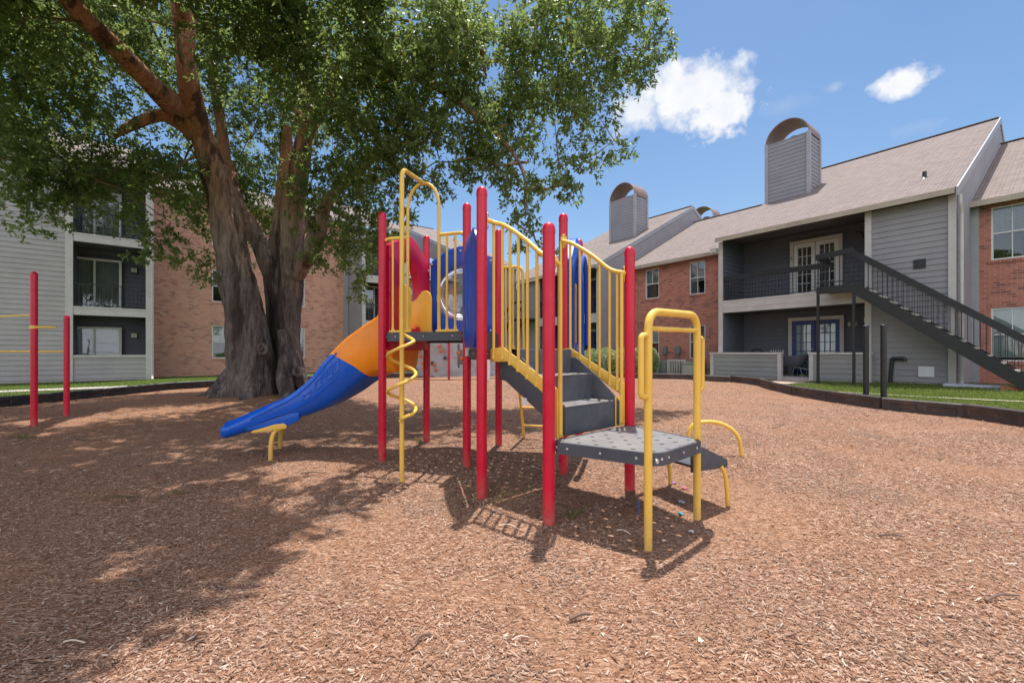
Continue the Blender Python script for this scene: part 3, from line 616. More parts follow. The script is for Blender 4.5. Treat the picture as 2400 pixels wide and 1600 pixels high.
# stations along the slide: image x of rim on near side, centre path, lateral direction, rim height, near bottom height, bed height
sp = [  # centre x, y, lateral angle (deg from +Y towards -X = bend), rim z, bed z, belly z, half width
    (-1.36, 5.63, -17, 1.80, 1.47, 1.00, .30),
    (-1.60, 5.70, -17, 1.66, 1.42, .98, .30),
    (-1.86, 5.765, -14, 1.51, 1.24, .87, .30),
    (-2.06, 5.775, -9, 1.38, 1.05, .72, .295),
    (-2.28, 5.75, -2, 1.18, .85, .58, .29),
    (-2.50, 5.68, 6, .93, .67, .48, .285),
    (-2.74, 5.57, 14, .73, .54, .42, .28),
    (-2.98, 5.43, 20, .60, .45, .365, .275),
    (-3.20, 5.30, 24, .48, .36, .30, .265),
    (-3.36, 5.20, 26, .40, .30, .25, .25)]
xs_ = bez([(a[0], a[1], 0) for a in sp], 6)
def interp(idx):
    arr = [a[idx] for a in sp]; return [v.x for v in bez([(q_, 0, 0) for q_ in arr], 6)]
ang_, rim_, bed_, bel_, hw_ = [interp(i) for i in (2, 3, 4, 5, 6)]
def section(i):
    c = xs_[i]; a = R(ang_[i]); lat = Vector((-math.sin(a), math.cos(a), 0)); h = hw_[i]; rz_, bz_, lz_ = rim_[i], bed_[i], bel_[i]
    wt = .05; pts = [(-h * .72, lz_), (-h * .96, lz_ + (rz_ - lz_) * .10), (-h - .035, lz_ + (rz_ - lz_) * .35), (-h - .045, rz_ - .035), (-h - .03, rz_ - .008), (-h - .005, rz_), (-h + .02, rz_ - .02), (-h + .045, bz_ + (rz_ - bz_) * .5), (-h + .09, bz_ + .025), (-h * .5, bz_), (h * .5, bz_), (h - .09, bz_ + .025), (h - .045, bz_ + (rz_ - bz_) * .5), (h - .02, rz_ - .02), (h + .005, rz_), (h + .03, rz_ - .008), (h + .045, rz_ - .035), (h + .035, lz_ + (rz_ - lz_) * .35), (h * .96, lz_ + (rz_ - lz_) * .10), (h * .72, lz_)]
    return [at(c + lat * x, z) for x, z in pts], lat
sl = thing  # (the slide is part of the play structure)
NS = len(xs_); cutA = 17
def sec_at(k, f):      # point k of the cross-section at a fractional station
    i = min(int(f), NS - 2); t = f - i; return SECS[i][k].lerp(SECS[i + 1][k], t)
SECS = [section(i)[0] for i in range(NS)]
def cut(k):            # the orange top ends on a slant: further down the rim than along the belly
    j = k if k < 10 else 19 - k; return {0: 9, 1: 10, 2: 13, 3: 22, 4: 23, 5: 23, 6: 22, 7: 19, 8: 17, 9: 16}[j]
def chute(name, upper, mat):
    n = 20; N = 20 if upper else 40; secs = []
    for j in range(N + 1):
        t = j / N; secs.append([sec_at(k, t * cut(k) if upper else cut(k) + t * (NS - 1 - cut(k))) for k in range(n)])
    if not upper:      # rounded nose
        last = SECS[-1]; c = sum(last, Vector()) / n; fw = (xs_[-1] - xs_[-2]).normalized()
        for k, s_ in ((.035, .93), (.055, .75), (.062, .4)): secs.append([c + (p - c) * s_ + fw * k for p in last])
    vs = [p for s_ in secs for p in s_]; m = len(secs)
    fs = [(i * n + k, i * n + (k + 1) % n, (i + 1) * n + (k + 1) % n, (i + 1) * n + k) for i in range(m - 1) for k in range(n)]
    fs += [tuple(reversed(range(n))), tuple(range((m - 1) * n, m * n))]
    return MB().add(vs, fs).build(name, M[mat], SLIDE, off=OFF[PS.name], smooth=45)
SLIDE = MB().obox(at(PA.lerp(PC, .5) - U * .02, Z3 - .03), Vv, U, UP, .30, .05, .015).build('slide', M['orange'], PS)
chute('upper_chute', True, 'orange'); chute('lower_chute', False, 'blue2')
cl = MB()   # raised ribs and open pockets moulded along the visible flank of the blue part
for i, t0, t1 in ((19, .30, .62), (22, .30, .66), (26, .34, .66), (30, .30, .55)):
    (s0, l0), (s1, l1) = section(i), section(i + 2)
    a, b, c, d = s0[2].lerp(s0[3], t0), s1[2].lerp(s1[3], t0), s1[2].lerp(s1[3], t1), s0[2].lerp(s0[3], t1); o_ = -l0 * .006
    for p, q in ((a, b), (b, c), (c, d), (d, a)): cl.bar(p + o_, q + o_, .022, .014, l0)
for t in (.08, .86):
    pts = [section(i)[0][2].lerp(section(i)[0][3], t) - section(i)[1] * .003 for i in range(20, NS - 8)]; cl.tube(pts, .011, 6)
cl.build('moulded_rib', M['blue2'], SLIDE, off=OFF[PS.name])
# support bracket and curved legs
k_ = 40; sc_, la_ = section(k_); cen_ = xs_[k_]; fw = (xs_[k_ + 1] - xs_[k_ - 1]).normalized()
MB().prism([(-.26, .02), (-.10, -.055), (.30, -.055), (.24, .06), (-.26, .12)], at(cen_ - la_ * .30, bel_[k_] + .01), fw, UP, la_ * .6).build('foot_moulding', M['blue2'], SLIDE, off=OFF[PS.name], bevel=.012)
for s_ in (-1, 1): MB().prism([(-.12, -.055), (.24, -.075), (.22, -.05), (.0, .005), (-.10, .01), (-.13, -.02)], at(cen_ + la_ * s_ * .308, bel_[k_]), fw, UP, la_ * s_ * .012).build('foot_bracket', M['yel'], SLIDE, off=OFF[PS.name], bevel=.003)
for s_ in (-1, 1): MB().tube(bez([at(cen_ + la_ * s_ * .27 - fw * .06, bel_[k_] - .05), at(cen_ + la_ * s_ * .285 + fw * .01, bel_[k_] - .09), at(cen_ + la_ * s_ * .30 + fw * .04, .15), at(cen_ + la_ * s_ * .30 + fw * .045, -.14)], 6), .026, 12).build('support_leg', M['yel'], SLIDE, off=OFF[PS.name])
# yellow sit-down panels at the top of the slide
for s_, nm in ((-1, 0), (1, 1)):
    c = at(PA.lerp(PC, .5) + Vv * s_ * .265 - U * .30, 0)
    pl = [(0, 1.44), (.52, 1.46), (.52, 1.96), (.50, 2.03), (.44, 2.06), (.38, 2.05), (.30, 1.95), (.16, 1.88), (.04, 1.66)]
    MB().prism(pl, c - Vv * .018, U, UP, Vv * .036).build('sit_down_panel', M['yelp'], SLIDE, off=OFF[PS.name], bevel=.01)
# ------------------------------------------------------------------ pull-up bars at the left
PU = thing('pull_up_bars', 'red posts with thin yellow pull-up bars beside the grey siding building', 'pull-up bars', (-8.2, 7.8, 0))
P1, P2 = Vector((-7.91, 7.26, 0)), Vector((-8.58, 8.45, 0)); P0, P3 = Vector((-10.4, 7.9, 0)), Vector((-11.0, 9.0, 0))
for p, t in ((P1, 2.57), (P2, 1.95), (P0, 2.1)):
    o = MB().lathe(at(p, 0), [(.0455, -.1), (.0455, t - .05)], 20).build('post', M['red'], PU)
    MB().lathe(at(p, 0), [(.048, t - .075), (.048, t - .04), (.036, t - .008), (.018, t + .004), (.003, t + .007)], 20).build('cap', M['red'], o, off=OFF[PU.name])
MB().tube([at(P1, 1.855) - Vector((.04, 0, 0)), at(P0, 1.84)], .016, 10).build('bar', M['yel'], PU)
MB().tube([at(P2, 1.255) - Vector((.03, 0, 0)), at(P0, 1.255)], .016, 10).build('bar', M['yel'], PU)
MB().lathe(at(P1, 1.63), [(.055, 0), (.055, .05)], 18).build('clamp', M['yel'], PU); MB().tube(bez([at(P1, 1.655) + Vector((.03, .0, 0)), at(P1, 1.655) + Vector((.16, .04, .004)), at(P1, 1.655) + Vector((.26, .10, 0))], 4), .019, 10).build('handle', M['yel'], PU)
# ------------------------------------------------------------------ low arched bar to the right of the steps
lb = MB().tube(rounded([V(2.06, 5.12, -.1), V(2.06, 5.12, .42), V(2.40, 5.08, .44), V(2.62, 5.06, .30), V(2.66, 5.05, -.1)], .16, 8), .022, 12).build('low_bar', M['yel'], origin=(2.35, 5.09, 0))
tag(lb, 'low arched yellow bar standing in the wood chips behind the small step', 'step bar')
# ------------------------------------------------------------------ buildings (local frame: x along the front, y inward, z up)
def clip_half(poly, nx, ny, d):      # keep nx*x+ny*y<=d
    out = []
    for i, p in enumerate(poly):
        q = poly[(i + 1) % len(poly)]; a, b = nx * p[0] + ny * p[1] - d, nx * q[0] + ny * q[1] - d
        if a <= 0: out.append(p)
        if a * b < 0: t = a / (a - b); out.append((p[0] + (q[0] - p[0]) * t, p[1] + (q[1] - p[1]) * t))
    return out
def boards(mb, poly, o, ax, ay, nrm, slope=0.0, step=.175, lip=.020):
    """lap boards clipped to a convex polygon in the plane (ax, ay); bottoms stand out by lip along nrm"""
    o, ax, ay, nrm = Vector(o), Vector(ax), Vector(ay), Vector(nrm); L = math.hypot(1, slope); ny, nx = 1 / L, -slope / L
    hs = [nx * p[0] + ny * p[1] for p in poly]; h = math.floor(min(hs) / step) * step
    while h < max(hs):
        c = clip_half(clip_half(poly, nx, ny, h + step), -nx, -ny, -h)
        if len(c) > 2:
            P = [o + ax * p[0] + ay * p[1] + nrm * (lip * (1 - (nx * p[0] + ny * p[1] - h) / step)) for p in c]
            Q = [o + ax * p[0] + ay * p[1] - nrm * .02 for p in c]; n = len(c)
            mb.add(P + Q, [tuple(range(n))] + [(i, (i + 1) % n, n + (i + 1) % n, n + i) for i in range(n)])
        h += step
    return mb
XA, ZA = Vector((1, 0, 0)), Vector((0, 0, 1)); YA = Vector((0, 1, 0))
def sid_front(par, name, x0, x1, z0, z1, y, mat='sid', step=.175):
    return boards(MB(), [(x0, z0), (x1, z0), (x1, z1), (x0, z1)], (0, y, 0), XA, ZA, -YA, 0, step, .034 if mat == 'sidd' else .022).build(name, M[mat], par, smooth=0)
def sid_side(par, name, polys, x, nx, mat='sid', slope=0.0, step=.175):
    mb = MB()
    for p in polys: boards(mb, p, (x, 0, 0), YA, ZA, (nx, 0, 0), slope, step)
    return mb.build(name, M[mat], par, smooth=0)
def window(par, x, z, w, h, y, blind=1.0, mat='blind', cols=2, rows=2, grid=False, lower=None):
    f = MB(); t = .045
    for a, b in (((x, z), (x + t, z + h)), ((x + w - t, z), (x + w, z + h)), ((x + t, z), (x + w - t, z + t)), ((x + t, z + h - t), (x + w - t, z + h)), ((x + t, z + h * .5 - .02), (x + w - t, z + h * .5 + .02))):
        f.box((a[0], y - .03, a[1]), (b[0], y + .05, b[1]))
    f.box((x + w / 2 - .012, y - .012, z + h * .5 + .02), (x + w / 2 + .012, y + .02, z + h - t))
    if grid: f.box((x + w / 2 - .012, y - .006, z + t), (x + w / 2 + .012, y + .02, z + h * .5 - .02))
    o = f.build('window', M['trimw'], par, smooth=0)
    MB().box((x + t, y + .022, z + t), (x + w - t, y + .028, z + h - t)).build('pane', M['glass'], o, smooth=0)
    if blind:
        b = MB(); zt = z + h - t; zb = zt - (h - 2 * t) * blind; n = int((zt - zb) / .062)
        for i in range(n): b.bar((x + t, y + .075, zt - .025 - i * .062), (x + w - t, y + .075, zt - .025 - i * .062), .047 if mat == 'blind' else .066, .003, (0, .80, .60) if mat == 'blind' else (0, .985, .17))
        b.build('blind', M[mat], o, smooth=0)
    mb = MB()     # dark room behind the pane
    mb.add([(x, y + .9, z), (x + w, y + .9, z), (x + w, y + .9, z + h), (x, y + .9, z + h), (x, y + .06, z), (x + w, y + .06, z), (x + w, y + .06, z + h), (x, y + .06, z + h)], [(0, 1, 2, 3), (0, 4, 5, 1), (2, 6, 7, 3), (0, 3, 7, 4), (1, 5, 6, 2)])
    mb.build('room', M['dark'], o, smooth=0); return o
def wall_with_holes(mb, x0, x1, z0, z1, y, holes, th=.2):
    xs = sorted({x0, x1} | {h[0] for h in holes} | {h[0] + h[2] for h in holes}); zs = sorted({z0, z1} | {h[1] for h in holes} | {h[1] + h[3] for h in holes})
    for i in range(len(xs) - 1):
        for k in range(len(zs) - 1):
            cx, cz = (xs[i] + xs[i + 1]) / 2, (zs[k] + zs[k + 1]) / 2
            if any(h[0] < cx < h[0] + h[2] and h[1] < cz < h[1] + h[3] for h in holes): continue
            mb.add([(xs[i], y, zs[k]), (xs[i + 1], y, zs[k]), (xs[i + 1], y, zs[k + 1]), (xs[i], y, zs[k + 1])], [(0, 1, 2, 3)])
    for hx, hz, w, h in holes: mb.add([(hx, y, hz), (hx + w, y, hz), (hx + w, y, hz + h), (hx, y, hz + h), (hx, y + .1, hz), (hx + w, y + .1, hz), (hx + w, y + .1, hz + h), (hx, y + .1, hz + h)], [(0, 4, 5, 1), (1, 5, 6, 2), (2, 6, 7, 3), (3, 7, 4, 0)])
    return mb
def french_door(par, x, z, w, h, y, mat, glassmat='glass', frame=True):
    tr = .13; fm = MB()
    for a, b in (((x - tr, z), (x, z + h + tr)), ((x + w, z), (x + w + tr, z + h + tr)), ((x, z + h), (x + w, z + h + tr))): fm.box((a[0], y - .04, a[1]), (b[0], y + .12, b[1]))
    o = fm.build('door', M['trim'], par, smooth=0)
    for s in (0, 1):
        a = x + s * w / 2 + .01; b = a + w / 2 - .02; st = .13; lf = MB()
        for p, q in (((a, z + .01), (a + st, z + h - .01)), ((b - st, z + .01), (b, z + h - .01)), ((a + st, z + .01), (b - st, z + .24)), ((a + st, z + h - .16), (b - st, z + h - .01))): lf.box((p[0], y - .012, p[1]), (q[0], y + .035, q[1]))
        for k in (1, 2): xx = a + st + (b - a - 2 * st) * k / 3; lf.box((xx - .011, y - .002, z + .24), (xx + .011, y + .02, z + h - .16))
        for k in range(1, 5): zz = z + .24 + (h - .40) * k / 5; lf.box((a + st, y - .004, zz - .011), (b - st, y + .018, zz + .011))
        l = lf.build('door_leaf', M[mat], o, smooth=0)
        MB().box((a + st, y + .021, z + .24), (b - st, y + .027, z + h - .16)).build('pane', M['glass'], o, smooth=0)
        MB().box((a + st - .02, y + .05, z + .2), (b - st + .02, y + .055, z + h - .13)).build('curtain' if glassmat == 'curt' else 'dark_room', M[glassmat if glassmat != 'glass' else 'dark'], o, smooth=0)
        if s == 0: MB().lathe((b - .06, y - .05, z + 1.0), [(.012, -.03), (.03, -.01), (.03, .01), (.012, .03)], 12).build('handle', M['bolt'], o)
    return o
def slider(par, x, z, w, h, y, mat='glass'):
    f = MB(); t = .09
    for a, b in (((x - t, z), (x, z + h + t)), ((x + w, z), (x + w + t, z + h + t)), ((x, z + h), (x + w, z + h + t)), ((x + w * .5 - .035, z), (x + w * .5 + .035, z + h))): f.box((a[0], y - .05, a[1]), (b[0], y + .03, b[1]))
    o = f.build('sliding_door', M['trimw'], par, smooth=0)
    MB().box((x, y + .0, z), (x + w, y + .006, z + h)).build('pane', M['glass'], o, smooth=0)
    b = MB()
    if mat == 'glass':
        for i in range(int(w / .09)): b.obox((x + .045 + i * .09, y + .1, z + h / 2), (1, .5, 0), (-.5, 1, 0), ZA, .042, .002, h / 2)
    else: b.box((x, y + .07, z), (x + w, y + .075, z + h))
    b.build('vertical_blind', plain('grey_vertical_blind', (.33, .34, .33), .6) if mat == 'glass' else M['white'], o, smooth=0); return o
def wall_light(par, x, z, y):
    o = MB().box((x - .10, y - .03, z - .13), (x + .10, y, z + .13)).box((x - .11, y - .15, z + .10), (x + .11, y - .03, z + .13)).box((x - .11, y - .15, z - .13), (x + .11, y - .03, z - .10)).box((x - .008, y - .15, z - .10), (x + .008, y - .142, z + .10)).build('wall_light', M['black'], par, smooth=0)
    MB().box((x - .095, y - .138, z - .10), (x + .095, y - .03, z + .10)).build('diffuser', M['lamp'], o, smooth=0)
def railing(par, x0, x1, z, y, h=1.0, gap=.115, top=(.09, .14), mat='black', mesh=False):
    o = MB().bar((x0, y, z + h - top[1] / 2), (x1, y, z + h - top[1] / 2), top[0], top[1]).bar((x0, y, z + .09), (x1, y, z + .09), .03, .03).build('railing', M[mat], par, smooth=0)
    b = MB(); n = max(1, int((x1 - x0) / gap))
    for i in range(n + 1): xx = x0 + (x1 - x0) * i / n; b.bar((xx, y, z + .09), (xx, y, z + h - top[1]), .016, .016, (1, 0, 0))
    if mesh:
        for k in range(1, 6): b.bar((x0, y, z + .09 + k * .13), (x1, y, z + .09 + k * .13), .008, .008)
    b.build('baluster_row', M[mat], o, smooth=0); return o
def roof_unit(par, x0, x1, yE, zE, yR, slope, over=.0, back=9.0, left=True, right=True, name='roof'):
    zR = zE + slope * (yR - yE); th = .10; mb = MB()
    for (ya, za, yb, zb) in ((yE, zE, yR, zR), (yR + .002, zR, yR + back, zR - slope * back)):
        mb.hexa([(x0, ya, za - th), (x1, ya, za - th), (x1, yb, zb - th), (x0, yb, zb - th), (x0, ya, za), (x1, ya, za), (x1, yb, zb), (x0, yb, zb)])
    o = mb.build(name, M['roof'], par, smooth=0)
    MB().bar((x0, yR, zR + .015), (x1, yR, zR + .015), .22, .03).build('ridge_cap', M['roof'], o, smooth=0)
    MB().box((x0, yE - .035, zE - .165), (x1, yE - .003, zE + .006)).build('gutter', M['fascia'], o, smooth=0); return o
def chimney(par, xa, xb, ya, yb, z0, z1):
    mb = boards(MB(), [(xa, z0), (xb, z0), (xb, z1), (xa, z1)], (0, ya, 0), XA, ZA, -YA); boards(mb, [(ya, z0), (yb, z0), (yb, z1), (ya, z1)], (xb, 0, 0), YA, ZA, XA); boards(mb, [(ya, z0), (yb, z0), (yb, z1), (ya, z1)], (xa, 0, 0), YA, ZA, -XA)
    boards(mb, [(xa, z0), (xb, z0), (xb, z1), (xa, z1)], (0, yb, 0), XA, ZA, YA); mb.box((xa, ya, z1 - .05), (xb, yb, z1 - .01))
    o = mb.build('chimney', M['sidm'], par, smooth=0)
    for x, y in ((xa, ya), (xb, ya), (xb, yb), (xa, yb)): MB().box((x - .07, y - .07, z0), (x + .07, y + .07, z1 + .02)).build('corner_trim', M['trimg'], o, smooth=0)
    c = (xa + xb) / 2; r = (xb - xa) / 2 + .05; outer = [(c - r * math.cos(math.pi * k / 24), z1 - .06 + (r) * math.sin(math.pi * k / 24) * 1.02) for k in range(25)]
    inner = [(c - (r - .035) * math.cos(math.pi * k / 24), z1 - .06 + (r - .035) * math.sin(math.pi * k / 24) * 1.02) for k in range(25)]
    a = MB(); y0, y1 = ya - .06, yb + .06
    ring = [[(x, y0, z) for x, z in outer], [(x, y1, z) for x, z in outer], [(x, y1, z) for x, z in inner], [(x, y0, z) for x, z in inner], [(x, y0, z) for x, z in outer]]
    a.sheet(ring); a.build('arched_cap', M['copper'], o, smooth=40)
    MB().lathe((c + .1, (ya + yb) / 2, z1), [(.12, -.1), (.12, .15), (.22, .16), (.22, .21), (.05, .26)], 16).build('flue', M['acm'], o); return o
SL = .53; EV = 5.92
RB = thing('apartment_building', 'two-storey grey siding and red brick apartment building with arched chimneys on the right', 'apartment building', (11.65, 14.25, 0), math.atan2(-.8, .6), world=False)
def front_unit(par, xl, mirror, detail):
    """7 m wide siding unit with stacked balcony recess; x measured from its left end"""
    X = (lambda u: xl + 7 - u) if mirror else (lambda u: xl + u)
    def span(a, b): p, q = X(a), X(b); return min(p, q), max(p, q)
    a, b = span(4.96, 6.93); sid_front(par, 'siding_wall', a, b, .26, 5.80, 0); MB().box((a, .01, -.1), (b, .15, .25)).build('footing', M['conc'], par, smooth=0)
    r0, r1 = span(.14, 4.96); D = 1.8
    w = MB()
    sid_front(par, 'recess_wall', r0, r1, .36, 2.88, D, 'sidd', .175); sid_front(par, 'recess_wall', r0, r1, 3.35, 5.95, D, 'sidd', .175)
    pl = [(0.0, .3), (D, .3), (D, 5.95), (0.0, 5.95)]
    sid_side(par, 'recess_side_wall', [pl], r0, 1, 'sidd'); sid_side(par, 'recess_side_wall', [pl], r1, -1, 'sidd')
    MB().box((r0, -.2, .0), (r1, D, .345)).build('patio_slab', M['conc'], par, smooth=0)
    s = MB().box((r0, .02, 2.90), (r1, D, 3.345)).build('balcony_floor', M['soffit'], par, smooth=0)
    fb = MB().box((r0, -.03, 2.87), (r1, .018, 3.35)).box((r0, -.045, 3.29), (r1, -.031, 3.365)).box((r0, -.042, 3.06), (r1, -.031, 3.075)); fb.build('fascia_board', M['trim'], s, smooth=0)
    MB().box((r0, -.02, 5.95), (r1, D, 6.0)).build('ceiling', M['soffit'], par, smooth=0)
    for u in (0.07, 4.96, 6.91):
        c = X(u); MB().box((c - .085, -.07, .05), (c + .085, -.012, 5.80)).build('corner_board', M['trim'], par, smooth=0)
    c = X(.07); MB().box((c - .07, -.012, .05), (c + .07, 1.9, 5.80)).build('end_wall', M['sidm'], par, smooth=0)
    e = X(.0) if not mirror else X(0)
    return X, span, D
SXR = 1.99; S_L = SXR - 7.0
X, span, D = front_unit(RB, S_L, False, True)
french_door(RB, -2.86, 3.36, 1.50, 2.16, D - .13, 'trimw'); french_door(RB, -2.92, .37, 1.60, 2.12, D - .13, 'bluedoor', 'curt')
wall_light(RB, -.48, 5.28, D - .02); wall_light(RB, -.50, 2.40, D - .02)
for xx in (-1.06, -.88): MB().box((xx - .04, D - .05, 2.2), (xx + .04, D - .02, 2.36)).build('door_bell_plate', M['trim'], RB, smooth=0)
MB().tube([(-.9, D - .04, 5.62), (-.75, D - .04, 5.62), (-.66, D - .04, 5.5), (-.66, D - .04, 5.38), (-.48, D - .04, 5.36)], .018, 8).build('conduit', M['black'], RB)
# balcony rail of the right unit, stopping at the stair landing
railing(RB, -4.78, -1.12, 3.35, .05, 1.02, .115, (.07, .19), mesh=True)
# patio half-walls
def half_wall(x0, x1, y):
    o = boards(MB(), [(x0, .12), (x1, .12), (x1, 1.17), (x0, 1.17)], (0, y, 0), XA, ZA, -YA).box((x0, y + .01, .1), (x1, y + .12, 1.17)).build('patio_half_wall', M['sidg'], RB, smooth=0)
    t = MB().box((x0 - .06, y - .05, 1.17), (x1 + .06, y + .16, 1.245))
    for x in (x0 - .03, x1 - .09): t.box((x, y - .035, .05), (x + .13, y + .135, 1.168))
    t.build('cap_trim', M['trim'], o, smooth=0); return o
half_wall(-5.22, -2.58, -.28); half_wall(-1.62, .04, -.28)
# gable-side wall above the neighbouring lower roof (diagonal boards) and its fascia
def gable_side(par, x, nx, z0=.25, zE=EV, sl=SL, setback=2.2, yR=9.0, mat='sidm', yE=-.35, trim='trimg', drop=.0):
    zc = lambda y: zE + sl * (y - yE)
    g = sid_side(par, 'gable_wall', [[(0, z0), (setback, z0), (setback, zc(setback) - .1), (0, zc(0) - .1)], [(setback, zc(setback) - 1.75), (yR, zc(yR) - 1.75), (yR, zc(yR) - .1), (setback, zc(setback) - .1)], [(yR, zc(yR) - 1.75), (yR + 2.6, zc(yR) - .1 - sl * 2.6), (yR, zc(yR) - .1)]], x, nx, mat, sl, .19)
    MB().hexa([(x, yE, zc(yE) - .24), (x + nx * .05, yE, zc(yE) - .24), (x + nx * .05, yR, zc(yR) - .24), (x, yR, zc(yR) - .24), (x, yE, zc(yE) + .012), (x + nx * .05, yE, zc(yE) + .012), (x + nx * .05, yR, zc(yR) + .012), (x, yR, zc(yR) + .012)]).build('rake_board', M[trim], g, smooth=0)
    MB().hexa([(x, yR, zc(yR) - .24), (x + nx * .05, yR, zc(yR) - .24), (x + nx * .05, yR + 3, zc(yR) - .24 - sl * 3), (x, yR + 3, zc(yR) - .24 - sl * 3), (x, yR, zc(yR) + .012), (x + nx * .05, yR, zc(yR) + .012), (x + nx * .05, yR + 3, zc(yR) + .012 - sl * 3), (x, yR + 3, zc(yR) + .012 - sl * 3)]).build('rake_board', M[trim], g, smooth=0)
    MB().bar((x + nx * .02, setback - .4, zc(setback - .4) - 1.13), (x + nx * .02, yR, zc(yR) - 1.13), .03, .06).build('flashing', M['trimg'], g, smooth=0)
    return g
gable_side(RB, SXR + .02, 1); roof_unit(RB, S_L, SXR, -.35, EV, 9.0, SL)
chimney(RB, -4.86, -3.14, 4.0, 5.2, 7.8, 10.9)
MB().lathe((1.0, 1.7, 6.9), [(.14, 0.03), (.06, .12), (.055, .3), (.02, .31)], 12).build('vent_pipe', M['black'], RB)
# downspouts
def downspout(par, x, y, ztop, zb=.15, out=.10):
    MB().tube(rounded([(x, y - out, ztop), (x, y - out, ztop - .25), (x, y - .06, ztop - .5), (x, y - .06, zb + .12), (x + .02, y - .25, zb)], .08, 4), .042, 8).build('downspout', M['trim'], par)
downspout(RB, SXR + .10, -.0, 5.72, .24, .25)
# right brick section
def brick_part(par, x0, x1, y, wins, mat='brick', z0=-.1, z1=5.85, name='brick_wall'):
    wall_with_holes(MB(), x0, x1, z0, z1, y, [w_[:4] for w_ in wins]).build(name, M[mat], par, smooth=0)
    for w_ in wins:
        x, z, w, h = w_[:4]; window(par, x, z, w, h, y + .05, w_[4], w_[5] if len(w_) > 5 else 'blind', grid=(w_[6] if len(w_) > 6 else False))
        s = MB(); n = int(w / .075)
        for i in range(n + 2): s.box((x - .07 + i * .078, y - .035, z - .1), (x - .005 + i * .078, y + .04, z - .008))
        s.build('window_sill', M[mat], par, smooth=0)
        if z < 2: 
            s = MB()
            for i in range(n + 2): s.box((x - .07 + i * .078, y - .012, z + h + .005), (x - .005 + i * .078, y + .03, z + h + .2))
            s.build('brick_lintel', M[mat], par, smooth=0)
brick_part(RB, SXR, 9.2, 2.2, [(2.44, 4.09, .87, 1.63, .5, 'blind', True), (2.44, .97, .87, 1.64, 1, 'curt'), (6.4, 4.09, .87, 1.63, .5), (6.4, .97, .87, 1.64, .9)], 'brick')
MB().box((SXR + .03, 2.10, .2), (SXR + .20, 2.19, 5.8)).build('corner_board', M['trimg'], RB, smooth=0)
roof_unit(RB, SXR + .0, 9.2, 1.8, EV, 9.2, SL, name='roof')
# middle brick section
brick_part(RB, -11.6, S_L, 2.2, [(-7.70, 4.09, .82, 1.60, .62, 'blind', True), (-10.28, 4.12, .84, 1.58, .55), (-7.70, .95, .82, 1.62, .5), (-10.28, .95, .84, 1.62, .5, 'curt')], 'brick')
roof_unit(RB, -11.6, S_L - .004, 1.8, EV, 9.2, SL)
MB().box((-5.3, -.25, 5.38), (-5.05, -.02, 5.56)).build('flood_light', M['trim'], RB, smooth=0)
# next siding unit to the left (mirrored) and its details
U2 = -18.6
X2, span2, D = front_unit(RB, U2, True, False)
gable_side(RB, U2 + 7.02, 1); roof_unit(RB, U2, U2 + 7, -.35, EV, 9.0, SL)
french_door(RB, -14.4, 3.36, 1.5, 2.16, D - .13, 'bluedoor'); french_door(RB, -14.4, .37, 1.5, 2.12, D - .13, 'bluedoor')
railing(RB, -16.5, -11.8, 3.35, .05, 1.0, .115, (.07, .16), mesh=False)
chimney(RB, -14.5, -12.6, 4.3, 5.5, 7.9, 10.95); chimney(RB, -13.8, -12.0, 12.4, 13.4, 8.0, 10.95)
MB().lathe((-16.2, 2.6, 7.4), [(.14, 0.03), (.06, .12), (.055, .3), (.02, .31)], 12).build('vent_pipe', M['black'], RB)
brick_part(RB, -26, U2, 2.2, [(-21.5, 4.09, .82, 1.6, .6), (-21.5, .95, .82, 1.6, .5)], 'brick'); roof_unit(RB, -26, U2 - .004, 1.8, EV, 9.2, SL)
# rear shell so that no light leaks in
MB().box((-26, 16.8, -.2), (9.2, 17, 5.9)).box((9.2, 2.2, -.2), (9.3, 17, 5.9)).box((-26.1, 2.2, -.2), (-26, 17, 5.9)).build('rear_wall', M['sidm'], RB, smooth=0)
# small fittings on the siding
MB().box((1.05, -.04, 3.78), (1.33, -.016, 4.06)).build('vent_cover', M['black'], RB, smooth=0)
MB().box((1.16, -.06, .50), (1.52, -.016, .82)).build('dryer_vent', M['white'], RB, smooth=0, bevel=.012)
MB().tube(rounded([(.50, -.10, .1), (.56, -.10, 1.05), (.86, -.10, 1.05), (.86, -.10, .98)], .06, 4), .055, 10).build('drain_pipe', M['black'], RB)
# ---- outdoor staircase to the upper balcony
STR = thing('outdoor_staircase', 'black metal staircase rising to the upper balcony of the grey building', 'staircase', RB.location.copy(), RB.rotation_euler.z, world=False)
OUT, SLP, xs0 = -1.2, .80, -.12
MB().box((-1.12, OUT, 3.25), (xs0, -.05, 3.36)).box((-1.12, OUT - .03, 3.14), (xs0 + .04, OUT - .001, 3.37)).build('landing', M['black'], STR, smooth=0)
for x in (-1.08, xs0): MB().box((x - .035, OUT - .03, .02), (x + .035, OUT + .04, 3.135)).build('support_post', M['black'], STR, smooth=0)
L_ = 4.0
for y in (OUT, -.22):
    p, q = Vector((xs0, y, 3.24)), Vector((xs0 + L_, y, 3.24 - SLP * L_)); MB().bar(p, q, .05, .30).build('stringer', M['black'], STR, smooth=0)
    hr_ = MB().bar(p + V(-.02, 0, 1.09), q + V(0, 0, 1.06), .05, .155).build('handrail', M['black'], STR, smooth=0)
    b = MB(); n = 34
    for i in range(n + 1):
        c = p.lerp(q, i / n); b.bar(c + V(0, 0, .1), c + V(0, 0, 1.02), .012, .012, (1, 0, 0))
    b.build('baluster_row', M['black'], hr_, smooth=0)
ns = 17
for i in range(1, ns): xx = xs0 + (3.34 / SLP) * i / ns; zz = 3.36 - 3.36 * i / ns; MB().box((xx - .13, OUT + .04, zz - .05), (xx + .14, -.26, zz)).build('tread', M['conc'], STR, smooth=0)
